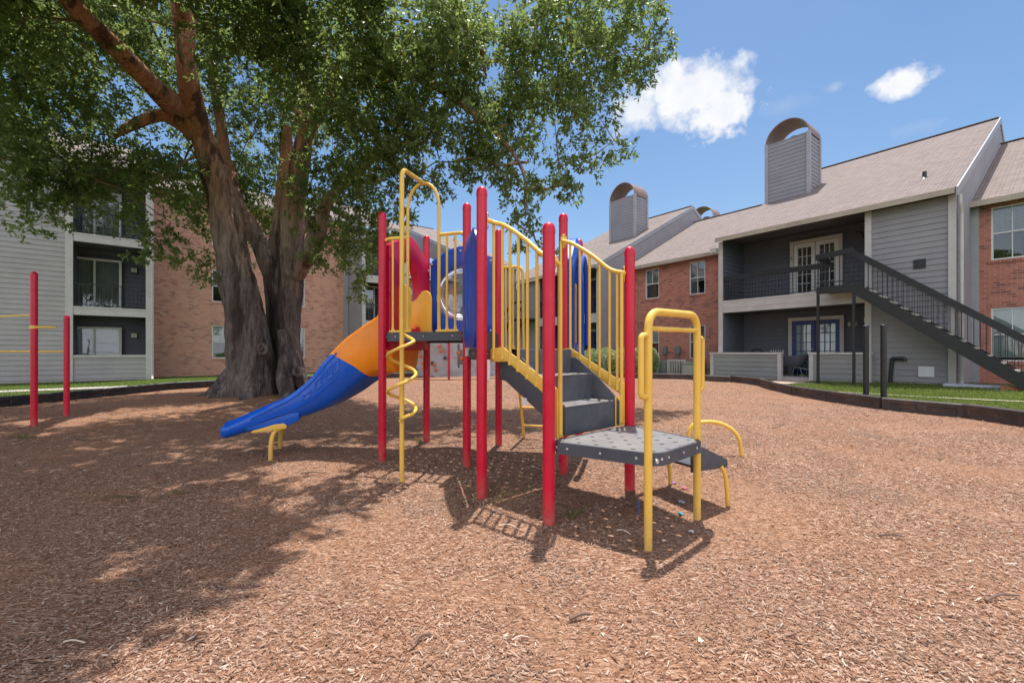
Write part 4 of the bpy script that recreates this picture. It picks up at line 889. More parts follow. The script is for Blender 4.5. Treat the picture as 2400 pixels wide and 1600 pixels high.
lr = MB().bar((-1.12, OUT, 4.36), (xs0, OUT, 4.42), .06, .17).bar((-1.12, OUT, 4.36), (-1.12, -.05, 4.36), .06, .17).bar((-1.12, OUT, 3.50), (xs0, OUT, 3.50), .03, .03).build('handrail', M['black'], STR, smooth=0)
b = MB()
for i in range(9): b.bar((-1.1 + i * .122, OUT, 3.36), (-1.1 + i * .122, OUT, 4.3), .016, .016, (1, 0, 0))
for i in range(9): b.bar((-1.12, OUT + .06 + i * .125, 3.36), (-1.12, OUT + .06 + i * .125, 4.3), .016, .016, (0, 1, 0))
b.build('baluster_row', M['black'], lr, smooth=0)
ST2 = thing('outdoor_staircase', 'far black metal staircase half hidden behind the yellow stair balusters', 'staircase', RB.location.copy(), RB.rotation_euler.z, world=False)
MB().box((-17.9, OUT, 3.2), (-16.6, -.05, 3.35)).build('landing', M['black'], ST2, smooth=0)
for y in (OUT, -.22):
    p, q = V(-17.9, y, 3.24), V(-21.9, y, .04); MB().bar(p, q, .05, .28).build('stringer', M['black'], ST2, smooth=0); MB().bar(p + V(0, 0, 1.05), q + V(0, 0, 1.05), .06, .12).build('handrail', M['black'], ST2, smooth=0)
MB().bar((-17.9, OUT, 4.35), (-16.6, OUT, 4.35), .06, .15).bar((-17.9, OUT, 3.5), (-16.6, OUT, 3.5), .03, .03).build('handrail', M['black'], ST2, smooth=0)
def rb(x, y, z): return RB.location + Vector((.6 * x + .8 * y, -.8 * x + .6 * y, z))
# ---- left wing
LBr = math.atan2(.637, .771)
LB = thing('apartment_building', 'three-storey apartment building behind the oak, grey siding balconies on its left and tan brick wall', 'apartment building', (-17.35, 17.1, 0), LBr, world=False)
sid_front(LB, 'siding_wall', -9.5, -.02, .1, 8.8, 0, 'sidl', .19)
for x in (.06, 2.47): MB().box((x - .11, -.05, .05), (x + .11, -.012, 8.8)).build('corner_board', M['trim'], LB, smooth=0)
Dl = 1.7
for z0, z1 in ((.12, 2.76), (3.04, 5.65), (5.95, 8.7)): sid_front(LB, 'recess_wall', .14, 2.36, z0, z1, Dl, 'sidd', .19)
pl = [(0, .1), (Dl, .1), (Dl, 8.8), (0, 8.8)]; sid_side(LB, 'recess_side_wall', [pl], .14, 1, 'sidd'); sid_side(LB, 'recess_side_wall', [pl], 2.36, -1, 'sidd')
for z in (2.72, 5.62):
    s = MB().box((.14, .02, z + .03), (2.36, Dl, z + .31)).build('balcony_floor', M['soffit'], LB, smooth=0); MB().box((.18, -.03, z), (2.36, .018, z + .32)).box((.18, -.045, z + .27), (2.36, -.031, z + .34)).build('fascia_board', M['trim'], s, smooth=0)
    railing(LB, .18, 2.34, z + .32, .06, .95, .12, (.03, .04))
MB().box((.14, -.02, 8.7), (2.36, Dl, 8.75)).build('ceiling', M['soffit'], LB, smooth=0)
hwl = boards(MB(), [(.14, .1), (2.40, .1), (2.40, 1.05), (.14, 1.05)], (0, -.0, 0), XA, ZA, -YA, 0, .19).box((.14, .01, .1), (2.4, .1, 1.05)).build('patio_half_wall', M['sidl'], LB, smooth=0); MB().box((.14, -.05, 1.05), (2.36, .14, 1.14)).build('cap_trim', M['trim'], hwl, smooth=0)
slider(LB, -.10, .14, 1.55, 2.1, Dl - .2, 'w'); slider(LB, -.10, 3.05, 1.55, 2.1, Dl - .2); slider(LB, -.10, 5.96, 1.55, 2.1, Dl - .2)
for z in (2.0, 4.9): wall_light(LB, 1.95, z, Dl - .02)
downspout(LB, 2.56, 0, 8.7, .1, .05)
sid_side(LB, 'end_wall', [[(0, .1), (2.2, .1), (2.2, 8.8), (0, 8.8)]], 2.6, 1, 'sidl', .5)
def lpx(px, y):    # local x on the plane y for an image column
    r = (px - HX) / FPX; ox, oy = -17.35 - .637 * y, 17.1 + .771 * y; return (r * oy - ox) / (.771 - r * .637)
wl_ = []
for a, b in ((497, 535), (690, 714)):
    x0, x1 = lpx(a, 2.2), lpx(b, 2.2) 
    w_ = max(.9, x1 - x0)
    if a > 600: x0 = x1 - w_
    wl_ += [(x0, .95, w_, 1.65, .5, 'curt'), (x0, 3.78, w_, 1.6, .5), (x0, 6.6, w_, 1.6, .5)]
XB = lpx(806, 2.2)
brick_part(LB, 2.6, XB, 2.2, wl_, 'brickl', -.1, 8.85)
MB().box((XB - .02, 2.05, .1), (XB + .22, 2.19, 8.8)).build('corner_board', M['trimg'], LB, smooth=0)
X3 = XB + .25
sid_side(LB, 'side_wall', [[(0, .1), (2.2, .1), (2.2, 8.8), (0, 8.8)]], X3, -1, 'sidm', .55, .19)
for x in (X3 + .10, X3 + 2.6): MB().box((x - .10, -.05, .05), (x + .10, -.012, 8.7)).build('corner_board', M['trim'], LB, smooth=0)
for z0, z1 in ((.12, 2.76), (3.04, 5.65), (5.95, 8.7)): sid_front(LB, 'recess_wall', X3 + .1, X3 + 2.6, z0, z1, Dl, 'sidd', .19)
for z in (2.72, 5.30):
    s = MB().box((X3 + .2, .02, z + .03), (X3 + 2.5, Dl, z + .31)).build('balcony_floor', M['soffit'], LB, smooth=0); MB().box((X3 + .2, -.03, z - .1), (X3 + 2.5, .018, z + .32)).build('fascia_board', M['trim'], s, smooth=0); railing(LB, X3 + .2, X3 + 2.5, z + .32, .06, .95, .12, (.05, .06))
slider(LB, X3 + .5, 3.05, 1.6, 2.1, Dl - .2); sid_side(LB, 'recess_side_wall', [pl], X3 + 2.5, -1, 'sidd')
roof_unit(LB, -9.5, 2.6, -.35, 8.9, 6.5, .45); roof_unit(LB, 2.6, X3 - .01, 1.8, 8.9, 6.7, .45); roof_unit(LB, X3, X3 + 2.7, -.35, 8.4, 6.0, .45)
MB().box((-9.5, 12, -.2), (X3 + 2.7, 12.2, 8.8)).box((-9.6, 0, -.2), (-9.5, 12, 8.8)).box((X3 + 2.7, 0, -.2), (X3 + 2.8, 12, 8.3)).build('rear_wall', M['sidm'], LB, smooth=0)
# ---- building closing the courtyard at the back
CB = thing('apartment_building', 'far apartment building with grey gable strip and shingle roof behind yellow arch bars', 'apartment building', (-2.36, 27.0, 0), math.atan2(.6, .8), world=False)
CE, CS = 6.85, .4225
roof_unit(CB, .02, 3.4, -.3, CE, 12.2, CS, back=6)
zc = lambda y: CE + CS * (y + .3)
g = sid_side(CB, 'gable_wall', [[(0, .1), (2.2, .1), (2.2, zc(2.2) - .1), (0, zc(0) - .1)], [(2.2, zc(2.2) - 1.4), (12.2, zc(12.2) - 1.4), (12.2, zc(12.2) - .1), (2.2, zc(2.2) - .1)]], 0, -1, 'sidm', .0, .19)
MB().hexa([(-.05, -.3, CE - .26), (.02, -.3, CE - .26), (.02, 12.2, zc(12.2) - .26), (-.05, 12.2, zc(12.2) - .26), (-.05, -.3, CE + .012), (.02, -.3, CE + .012), (.02, 12.2, zc(12.2) + .012), (-.05, 12.2, zc(12.2) + .012)]).build('rake_board', M['trimg'], g, smooth=0)
sid_front(CB, 'siding_wall', 0, 3.3, .1, 6.7, 0, 'sid'); MB().lathe((2.6, 7.0, zc(7.0) - .02), [(.14, .03), (.06, .12), (.055, .35), (.02, .36)], 12).build('vent_pipe', M['black'], CB)
brick_part(CB, -4.6, -.02, 2.2, [(-3.2, 3.6, .9, 1.5, .5), (-3.2, .95, .9, 1.6, .5)], 'brickl', -.1, 5.8); roof_unit(CB, -4.6, -.03, 1.7, 5.95, 12, CS, back=6)
brick_part(CB, 3.31, 10, 1.2, [(4.6, 3.7, .9, 1.5, .5), (4.6, .95, .9, 1.6, .5)], 'brick', -.1, 5.4); roof_unit(CB, 3.42, 10, .8, 5.55, 8, CS, back=6)
MB().box((-4.6, 15, -.2), (10, 15.2, 5.9)).build('rear_wall', M['sidm'], CB, smooth=0)
lt = MB(); zA = 4.98; xA_ = -2.925; yA = D - .175
for a, b in (((-.055, -.09), (0, .09)), ((.055, -.09), (0, .09)), ((-.032, -.02), (.032, -.02))): lt.bar((xA_ + a[0], yA, zA + a[1]), (xA_ + b[0], yA, zA + b[1]), .018, .01, (0, 1, 0))
lt.build('door_letter', M['acm'], RB, smooth=0)
for x in (-9.02, -8.27, -7.30):
    MB().box((x - .11, 2.06, 1.18), (x + .11, 2.19, 1.55)).tube([(x + .02, 2.13, .3), (x + .02, 2.13, 1.19)], .035, 8).build('disconnect_box', M['acm'], RB, smooth=0)
# ------------------------------------------------------------------ big oak
OAK = thing('oak_tree', 'huge twin-trunked oak with a wide green crown shading the left of the play area', 'tree', (-6.7, 11.9, 0))
def barkmat():
    m = Mat('oak_bark', .95, .12); g = m.n.new('ShaderNodeNewGeometry'); sp = m.n.new('ShaderNodeSeparateXYZ'); m.l.new(m.tc(), sp.inputs[0])
    st = m.map((9, 9, 1.5)); n1 = m.noise(1, 9, .7, st, .6); n2 = m.noise(1.6, 6, .7); n3 = m.vor(1, m.map((16, 16, 3.2)))
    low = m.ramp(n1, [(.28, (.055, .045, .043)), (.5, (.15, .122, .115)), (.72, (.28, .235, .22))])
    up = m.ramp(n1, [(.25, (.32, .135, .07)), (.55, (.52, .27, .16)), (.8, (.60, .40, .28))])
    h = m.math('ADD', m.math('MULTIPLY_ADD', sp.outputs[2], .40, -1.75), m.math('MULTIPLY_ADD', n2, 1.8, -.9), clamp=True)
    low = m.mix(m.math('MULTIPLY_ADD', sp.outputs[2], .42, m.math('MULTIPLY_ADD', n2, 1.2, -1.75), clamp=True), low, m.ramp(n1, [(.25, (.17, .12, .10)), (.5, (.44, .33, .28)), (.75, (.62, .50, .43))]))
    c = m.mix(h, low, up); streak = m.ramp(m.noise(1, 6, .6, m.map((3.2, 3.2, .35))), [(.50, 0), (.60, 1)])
    m.col(m.mix(m.math('MULTIPLY', streak, .78), c, (.042, .03, .028))); m.bump(n3, .9, .06); m.bump(n1, 1.0, .05); m.bump(m.noise(30, 5, .7), .4, .01); return m.m
M['bark'] = barkmat()
def TP(px, py, d=11.9): return W(px, py, d)
def limb(mb, pts, radii, n=14, rough=.10, seed=0, flute=0, ridge=0, sub=8):
    """tube with knobbly, fluted surface"""
    P = bez(pts, sub); rr = [v.x for v in bez([(r, 0, 0) for r in radii], sub)]; m = len(P); vs = []; fs = []; nx = None
    for i in range(m):
        t = (P[min(i + 1, m - 1)] - P[max(i - 1, 0)]).normalized()
        nx = (t.orthogonal() if nx is None else nx - t * nx.dot(t)).normalized(); ny = t.cross(nx)
        for k in range(n):
            a = 2 * math.pi * k / n; dirv = nx * math.cos(a) + ny * math.sin(a)
            q = P[i] * .9 + dirv * 1.2; f = 1 + rough * (mnoise.noise(q + Vector((seed, 0, 0))) * 1.3 + .5 * mnoise.noise(q * 2.7)) + flute * max(0, 1 - i / (m * .35)) * math.sin(a * 5 + seed)
            rg = 0
            if ridge:
                w_ = Vector((dirv.x * rr[i] * 9, dirv.y * rr[i] * 9, P[i].z * 1.9 + seed)); w_ += Vector((mnoise.noise(w_ * .8), mnoise.noise(w_ * .8 + Vector((9, 0, 0))), 0)) * .8
                rg = ridge * (1 - 2.2 * abs(mnoise.noise(w_)) + .5 * mnoise.noise(w_ * 2.3))
            vs.append(P[i] + dirv * (rr[i] * f + rg))
    for i in range(m - 1):
        for k in range(n): fs.append((i * n + k, i * n + (k + 1) % n, (i + 1) * n + (k + 1) % n, (i + 1) * n + k))
    fs.append(tuple(reversed(range(n)))); fs.append(tuple(range((m - 1) * n, m * n))); mb.add(vs, fs); return P
tk = MB(); k_ = 11.9 / FPX
left_stem = limb(tk, [TP(596, 975), TP(596, 905), TP(584, 800), TP(557, 650), TP(530, 520), TP(506, 410), TP(474, 320)], [.74, .64, .52, .415, .37, .325, .255], 84, .12, 1, .06, .032, 20)
right_stem = limb(tk, [TP(682, 975, 12.6), TP(680, 880, 12.6), TP(672, 790, 12.6), TP(680, 650, 12.6), TP(684, 530, 12.4), TP(698, 420, 12.3), TP(718, 300, 12.3)], [.50, .40, .34, .345, .305, .26, .175], 72, .12, 5, .06, .030, 20)
limb(tk, [TP(652, 960, 12.6), TP(652, 800, 12.7), TP(640, 640, 12.9), TP(655, 540, 12.9), TP(668, 420, 12.9), TP(672, 300, 13)], [.26, .26, .24, .21, .18, .13], 48, .12, 9, 0, .025, 14)
limb(tk, [TP(672, 760, 12.6), TP(642, 655, 12.6), TP(600, 555, 12.7), TP(552, 470, 12.8), TP(535, 380, 13)], [.24, .24, .22, .20, .16], 40, .1, 13, 0, .022, 14)
limb(tk, [TP(690, 640, 12.4), TP(722, 590, 12.1), TP(748, 535, 11.8), TP(770, 470, 11.7), TP(850, 390, 11.5), TP(930, 330, 11)], [.30, .24, .21, .15, .12, .08], 16, .12, 17)
for dx_, dy_, r0, px in ((-.85, -.3, .27, 585), (-.45, -.7, .27, 592), (.05, -.75, .26, 615), (.45, -.6, .22, 662), (.62, .05, .20, 668), (-.9, .4, .26, 590), (.4, .8, .22, 655)):
    b = W(px, 800, 11.9); b.z = 1.35; e = Vector((b.x + dx_ * 1.0, 11.9 + dy_ * 1.0, .06)); mid = Vector((b.x + dx_ * .52, 11.9 + dy_ * .52, .52)); limb(tk, [b + Vector((0, 0, .5)), b.lerp(mid, .5) + Vector((0, 0, .05)), mid, e, e + Vector((dx_ * .5, dy_ * .5, -.14))], [.06, r0 * .72, r0 * .95, r0 * .7, .12], 18, .16, dx_ * 3)
trunk = tk.build('trunk', M['bark'], OAK, smooth=70)
for px, py, d, r in ((722, 443, 11.93, .10), (618, 818, 11.05, .11), (700, 870, 11.6, .1), (735, 527, 11.72, .15)):
    c = W(px, py, d); MB().tube([c + Vector((0, -.06, 0)) + Vector((math.cos(a) * r, 0, math.sin(a) * r * 1.1)) for a in np.linspace(0, 2 * math.pi, 13)[:-1]], r * .42, 8, closed=True).build('knot', M['bark'], trunk, off=OFF[OAK.name], smooth=60)
def limb_part(*a):
    m_ = MB(); limb(m_, *a); return m_.build('limb', M['bark'], OAK, smooth=70)
L1 = [TP(468, 322), TP(430, 262, 11.5), TP(388, 232, 10.9), TP(335, 178, 10.1), TP(262, 104, 9.3), TP(195, 40, 8.6), TP(130, -40, 8)]
limb_part(L1, [.33, .28, .26, .22, .19, .17, .14], 16, .12, 21)
L2 = [TP(468, 325), TP(452, 240, 11.4), TP(440, 180, 11.0), TP(434, 120, 10.8), TP(450, 20, 10.6)]
limb_part(L2, [.34, .27, .23, .2, .16], 16, .12, 23)
limb_part([TP(440, 300, 11.7), TP(405, 280, 11.4), TP(372, 272, 11.1), TP(318, 290, 10.7), TP(262, 322, 10.4)], [.2, .16, .13, .12, .06], 12, .12, 25)
limb_part([TP(718, 302, 12.3), TP(704, 190, 12.1), TP(690, 90, 11.8), TP(690, -20, 11.4)], [.26, .19, .16, .13], 14, .12, 27)
limb_part([TP(712, 320, 12.3), TP(770, 230, 11.6), TP(860, 165, 11.2), TP(960, 150, 11), TP(1090, 140, 10.8), TP(1240, 150, 10.6)], [.22, .17, .13, .09, .06, .03], 12, .12, 29)
limb_part([TP(900, 160, 10.6), TP(960, 170, 10.0), TP(1060, 230, 9.8), TP(1160, 310, 9.8), TP(1225, 400, 9.8), TP(1232, 500, 9.8)], [.09, .08, .07, .055, .04, .02], 10, .1, 31)
limb_part([TP(530, 400, 13), TP(520, 300, 13), TP(500, 180, 13), TP(490, 60, 12.6)], [.18, .15, .13, .1], 12, .12, 33)
# crown: lobes of foliage (image column, row, depth, radius in metres) read off the photograph, plus the part overhead
LOBES = [(-60, 60, 9, 1.3), (60, 40, 8.6, 1.3), (150, 10, 10.2, 1.2), (250, 20, 11, 1.1), (350, 50, 11, 1.2), (470, 60, 11.8, 1.1), (570, 40, 9, 1.3), (700, 40, 9.4, 1.3), (830, 60, 9, 1.3), (960, 50, 9, 1.2), (1090, 50, 9, 1.1), (1210, 50, 9.3, 1.1), (1330, 40, 9.6, 1.0), (1430, 40, 10.2, .85), (1510, 20, 10.4, .55),
    (100, 190, 10, 1.2), (-40, 210, 9.4, 1.2), (245, 220, 11.2, 1.1), (390, 130, 11.8, .8), (560, 160, 12.6, 1.1), (620, 120, 10, 1.2), (640, 260, 13, 1.1), (790, 190, 9.8, 1.3), (900, 210, 9.6, 1.3), (1020, 190, 9.4, 1.2), (1140, 180, 9.6, 1.1), (1260, 180, 10, 1.1), (1370, 150, 10.3, 1.0), (1460, 120, 10.5, .75), (1540, 100, 10.6, .38), (1570, 95, 10.6, .2), (1490, 180, 10.6, .4),
    (30, 350, 9.4, 1.15), (160, 360, 10, 1.15), (290, 380, 10.6, 1.0), (390, 420, 11.1, .9), (400, 520, 11.4, .75), (440, 600, 11.5, .5), (480, 640, 11.5, .3), (360, 560, 11.2, .4), (100, 440, 10, .7), (40, 480, 9.9, .55), (180, 465, 10, .42), (75, 530, 9.9, .28), (150, 510, 10, .22), (300, 490, 10.8, .35), (230, 425, 10.3, .5), (330, 590, 11.2, .25), (330, 470, 10.9, .45),
    (580, 330, 13.4, 1.0), (600, 430, 13.6, 1.0), (590, 520, 13.6, .75), (600, 600, 13.8, .5), (470, 470, 13.2, .8), (430, 380, 12.6, .8), (640, 500, 14, .7), (540, 400, 13.6, .7), (780, 320, 11.4, 1.2), (880, 330, 10.2, 1.2), (980, 320, 9.8, 1.1), (1090, 290, 9.8, 1.0), (1190, 290, 9.8, .9), (1300, 280, 10.2, .95), (1390, 250, 10.4, .7), (1440, 330, 10.5, .38), (1470, 345, 10.6, .22), (1400, 360, 10.4, .4),
    (770, 440, 11.6, 1.0), (780, 540, 11.6, .85), (770, 610, 11.8, .5), (850, 450, 10.8, .9), (860, 560, 11, .8), (850, 640, 11.2, .42), (845, 690, 11.2, .2), (920, 430, 10.4, .75), (930, 500, 10.6, .35), (990, 400, 10, .6), (1060, 380, 9.9, .45), (1030, 440, 9.9, .22), (1120, 370, 9.8, .5), (1170, 390, 9.8, .5), (1240, 380, 10, .55), (1310, 390, 10.2, .5), (1340, 440, 10.3, .28), (1290, 440, 10.1, .35), (1215, 450, 9.9, .38), (1235, 500, 9.8, .3), (1205, 520, 9.8, .25), (1250, 550, 9.8, .2), (1285, 590, 9.8, .13), (1225, 570, 9.8, .2), (890, 570, 10.8, .3), (700, 480, 13.5, .7), (520, 480, 13.6, .5),
    (100, 120, 12.5, 1.3), (350, 120, 13.4, 1.3), (620, 60, 13.6, 1.3), (850, 90, 12.6, 1.3), (1050, 80, 11.6, 1.1), (20, 260, 12.5, 1.2), (490, 260, 13.6, 1.1), (760, 250, 13.4, 1.2)]
rng = np.random.default_rng(5)
cent = []; rad = []
for px, py, d, r in LOBES: cent.append(W(px, py, d)); rad.append(r)
# overhead canopy between the trunk and the camera, above the top of the picture
for x, y, z, r in [(-1.7, 5.5, 7.6, .75), (-1.75, 3.75, 6.5, .55), (-1.7, 3.2, 6.5, .5), (-2.0, 2.6, 6.4, .6), (-2.9, 2.3, 6.5, .9), (-3.9, 3.3, 6.7, 1.0), (-1.5, 4.7, 6.8, .5), (-2.6, 4.4, 6.7, 1.0), (-3.0, 3.4, 6.6, 1.0), (-2.9, 5.0, 7.2, .9), (-4.5, 3.4, 6.8, 1.1), (-4.4, 4.9, 7.3, 1.1), (-6.2, 3.2, 7, 1.2), (-6.2, 4.8, 7.4, 1.2), (-8, 4.4, 7.6, 1.2), (-2.9, 1.7, 6.5, .6), (-2.2, 3.9, 6.6, .75), (-2.5, 3.0, 6.5, .8), (-2.4, 2.2, 6.5, .6), (-3.6, 5.4, 7.4, 1.1), (-3.8, 4.0, 6.8, 1.2), (-3.6, 2.6, 6.6, 1.1), (-5.2, 5.6, 7.6, 1.2), (-5.4, 4.2, 7, 1.3), (-5.2, 2.8, 6.8, 1.2), (-7, 5.4, 7.8, 1.3), (-7, 3.8, 7.2, 1.3), (-7, 2.2, 7, 1.2), (-8.8, 5.2, 7.8, 1.3), (-8.8, 3.4, 7.4, 1.3), (-10.4, 5.5, 7.6, 1.3), (-3.0, 7.0, 8.4, 0.59), (-2.6, 8.2, 8.6, 0.52), (-4.4, 7.0, 8.5, 0.87), (-4.6, 8.6, 9.0, 0.87), (-6.0, 7.4, 8.6, 0.96), (-6.4, 8.8, 9.2, 0.74), (-7.8, 7.4, 8.6, 0.96), (-8.2, 8.6, 9.0, 0.74), (-9.6, 7.6, 8.4, 0.96), (-11, 6.6, 8.0, 0.87), (-5.2, 6.2, 8.0, 0.59), (-4.3, 1.6, 6.6, 1.0), (-6, 1.0, 6.9, 1.1)]:
    cent.append(Vector((x, y, z))); rad.append(r)
cent = np.array([tuple(c) for c in cent]); rad = np.array(rad)
tw = MB(); limb_pts = np.array([tuple(p) for p in (left_stem[-10:] + right_stem[-14:] + bez(L1, 6) + bez(L2, 6) + bez([TP(712, 320, 12.3), TP(770, 230, 11.6), TP(860, 160, 10.8), TP(960, 150, 10), TP(1100, 120, 9.4), TP(1250, 110, 9.2), TP(1400, 90, 9.2)], 5) + bez([TP(960, 170, 10.0), TP(1060, 230, 9.8), TP(1160, 310, 9.8), TP(1225, 400, 9.8), TP(1232, 500, 9.8)], 5))])
TW = []; NVIS = len(LOBES); src = [tuple(p) for p in limb_pts]; todo = list(range(NVIS)); base_r = [.05] * len(src)
def cost(c): 
    A = np.array(src); return np.linalg.norm(A - c, axis=1) + np.maximum(0, A[:, 2] - c[2]) * .35
best = {i: (lambda d: (d.min(), int(d.argmin())))(cost(cent[i])) for i in todo}
while todo:
    i = min(todo, key=lambda j: best[j][0]); todo.remove(i); p = Vector(src[best[i][1]]); c = Vector(cent[i]); L = (c - p).length; src.append(tuple(c)); k = len(src) - 1; base_r.append(base_r[best[i][1]] * .75)
    for j in todo:
        d = float(np.linalg.norm(cent[j] - cent[i]) + max(0, cent[i][2] - cent[j][2]) * .35)
        if d < best[j][0]: best[j] = (d, k)
    if L < .15: continue
    mid = p.lerp(c, .5) + Vector((rng.normal(0, .07), rng.normal(0, .07), .03 + rng.normal(0, .05))) * L; pts = bez([p, mid, c], 5); r0 = max(.012, base_r[best[i][1]] * .8); TW.append((r0 * L / max(2, c.y), pts, [r0 * (1 - .5 * q / (len(pts) - 1)) for q in range(len(pts))]))
TW.sort(key=lambda t: -t[0]); tw = MB()
for q, (k, pts, rr_) in enumerate(TW):
    if q < 95: MB().tube(pts, rr_, 6).build('branch', M['bark'], OAK, smooth=60)
    else: tw.tube(pts, rr_, 6)
if tw.v: tw.build('branch', M['bark'], OAK, smooth=60)['kind'] = 'stuff'
limb_part([TP(436, 150, 11.6), V(-7.2, 9.4, 9.6), V(-5.6, 7.2, 8.8), V(-4.2, 5.2, 7.5), V(-2.9, 3.4, 6.7), V(-2.2, 2.6, 6.5)], [.2, .16, .13, .10, .06, .03], 12, .12, 41)
limb_part([V(-7.2, 9.4, 9.6), V(-8.2, 7.2, 8.8), V(-8.6, 5.0, 7.7), V(-8.2, 3.2, 7.1)], [.13, .11, .08, .04], 12, .12, 43)
def leafmat(name, dark, mid, light, tr, brown=True):
    m = Mat(name, .42, .4); r = m.island(); big = m.noise(.55, 4, .6); 
    c = m.ramp(r, [(0, dark), (.45, mid), (.9, light), (.985, light)] + ([(.993, (.30, .13, .045))] if brown else [(.993, light)]))
    c = m.mix(m.ramp(big, [(.35, 0), (.65, .5)]), c, scl(mid, .75)); m.col(c)
    t = m.n.new('ShaderNodeBsdfTranslucent'); m.l.new(m.mix(.55, c, tr), t.inputs['Color']); x = m.n.new('ShaderNodeMixShader'); x.inputs[0].default_value = .54
    m.l.new(m.b.outputs[0], x.inputs[1]); m.l.new(t.outputs[0], x.inputs[2]); m.l.new(x.outputs[0], m.out.inputs['Surface']); return m.m
M['leaf'] = leafmat('oak_leaves', (.055, .092, .034), (.130, .188, .066), (.25, .30, .12), (.40, .52, .12))
def leaves(C, dirs, L, wd, bend=.25):
    """diamond leaves at points C pointing along dirs"""
    n = len(C); u = dirs / np.linalg.norm(dirs, axis=1)[:, None]; rnd = rng.normal(size=(n, 3)); s = np.cross(u, rnd); s /= np.linalg.norm(s, axis=1)[:, None] + 1e-9; nn = np.cross(u, s)
    L = L * np.exp(rng.normal(0, .2, n))[:, None]; w = wd * np.exp(rng.normal(0, .2, n))[:, None]
    v = np.stack([C, C + u * L * .5 + s * w * .5 + nn * L * .05, C + u * L - nn * L * bend * .3, C + u * L * .5 - s * w * .5 + nn * L * .05], 1)
    return v.reshape(-1, 3)
def crown(cent, rad, dens, nleaf, twl, L, wd, thin=None):
    out = []
    for i, (c, r) in enumerate(zip(cent, rad)):
        n = max(4, int(dens * r ** 2.2)); v = rng.normal(size=(n, 3)); v /= np.linalg.norm(v, axis=1)[:, None]; v[:, 2] *= .85
        rr = r * rng.uniform(.12, 1.0, n) ** .55 * (1 + .18 * rng.normal(size=n)); tc_ = c + v * rr[:, None]
        # ragged gaps: drop twigs where a coarse noise is low
        keep = np.array([mnoise.noise(Vector(p) * 1.15) + .4 * mnoise.noise(Vector(p) * 2.9) for p in tc_]) > (-.19 if r > .35 else -.8)
        tc_, v = tc_[keep], v[keep]; n = len(tc_)
        if n == 0: continue
        td = v * .8 + rng.normal(0, .55, (n, 3)) + np.array([0, 0, -.35]); td /= np.linalg.norm(td, axis=1)[:, None]
        t = rng.uniform(0, 1, (n, nleaf)); sc_ = min(1, .45 + r * .6); pts = tc_[:, None, :] + td[:, None, :] * (t * twl * sc_)[:, :, None] + rng.normal(0, .028, (n, nleaf, 3))
        dr = td[:, None, :] * .7 + rng.normal(0, .75, (n, nleaf, 3)); out.append(leaves(pts.reshape(-1, 3), dr.reshape(-1, 3), L, wd))
    return np.concatenate(out)
vis = len(LOBES)
vl = crown(cent[:vis], rad[:vis], 180, 16, .36, .118, .050); vo = crown(cent[vis:], rad[vis:], 330, 16, .42, .15, .075)
for nm, v in (('crown', np.concatenate([vl, vo])),):
    npmesh(nm, v, np.arange(len(v)), M['leaf'], 4, OAK, off=tuple(OFF[OAK.name]))
print('oak leaves', (len(vl) + len(vo)) // 4)
# ------------------------------------------------------------------ border blocks around the play area
M['border'] = plain('dark_brown_recycled_plastic', (.052, .040, .038), .55, .2, 6, dirt=((.16, .10, .07), .5)); M['borderk'] = plain('black_recycled_plastic', (.022, .022, .026), .5, .2, 6, dirt=((.10, .07, .06), .35))
def block(L, h=.30, t=.10):
    """one hollow-faced border block lying along +x with two slots on both faces"""
    mb = MB(); xs = [0, .10, .10 + (L - .3) / 2, .20 + (L - .3) / 2, L - .10, L]; zs = [-.08, h * .30, h * .72, h]
    for side, y, dp in ((0, 0, .065), (1, t, -.015)):
        for i in range(5):
            for k in range(3):
                q = [(xs[i], y, zs[k]), (xs[i + 1], y, zs[k]), (xs[i + 1], y, zs[k + 1]), (xs[i], y, zs[k + 1])]
                if i in (1, 3) and k == 1:
                    cx0, cx1, cz0, cz1 = xs[i] + .02, xs[i + 1] - .02, zs[k] + .018, zs[k + 1] - .018; p = [(cx0, y + dp, cz0), (cx1, y + dp, cz0), (cx1, y + dp, cz1), (cx0, y + dp, cz1)]
                    mb.add(q + p, [(0, 1, 5, 4), (1, 2, 6, 5), (2, 3, 7, 6), (3, 0, 4, 7), (4, 5, 6, 7)])
                else: mb.add(q, [(0, 1, 2, 3)])
    c = .018; mb.add([(0, 0, h), (L, 0, h), (L, c, h + c), (0, c, h + c), (0, t - c, h + c), (L, t - c, h + c), (L, t, h), (0, t, h)], [(0, 1, 2, 3), (3, 2, 5, 4), (4, 5, 6, 7)])
    mb.add([(0, 0, -.08), (0, 0, h), (0, c, h + c), (0, t - c, h + c), (0, t, h), (0, t, -.08)], [tuple(range(6))]); mb.add([(L, 0, -.08), (L, 0, h), (L, c, h + c), (L, t - c, h + c), (L, t, h), (L, t, -.08)], [tuple(range(6))])
    mb.tube([(L - .03, t * .5, -.05), (L - .03, t * .5, h + .026)], .03, 10); return mb
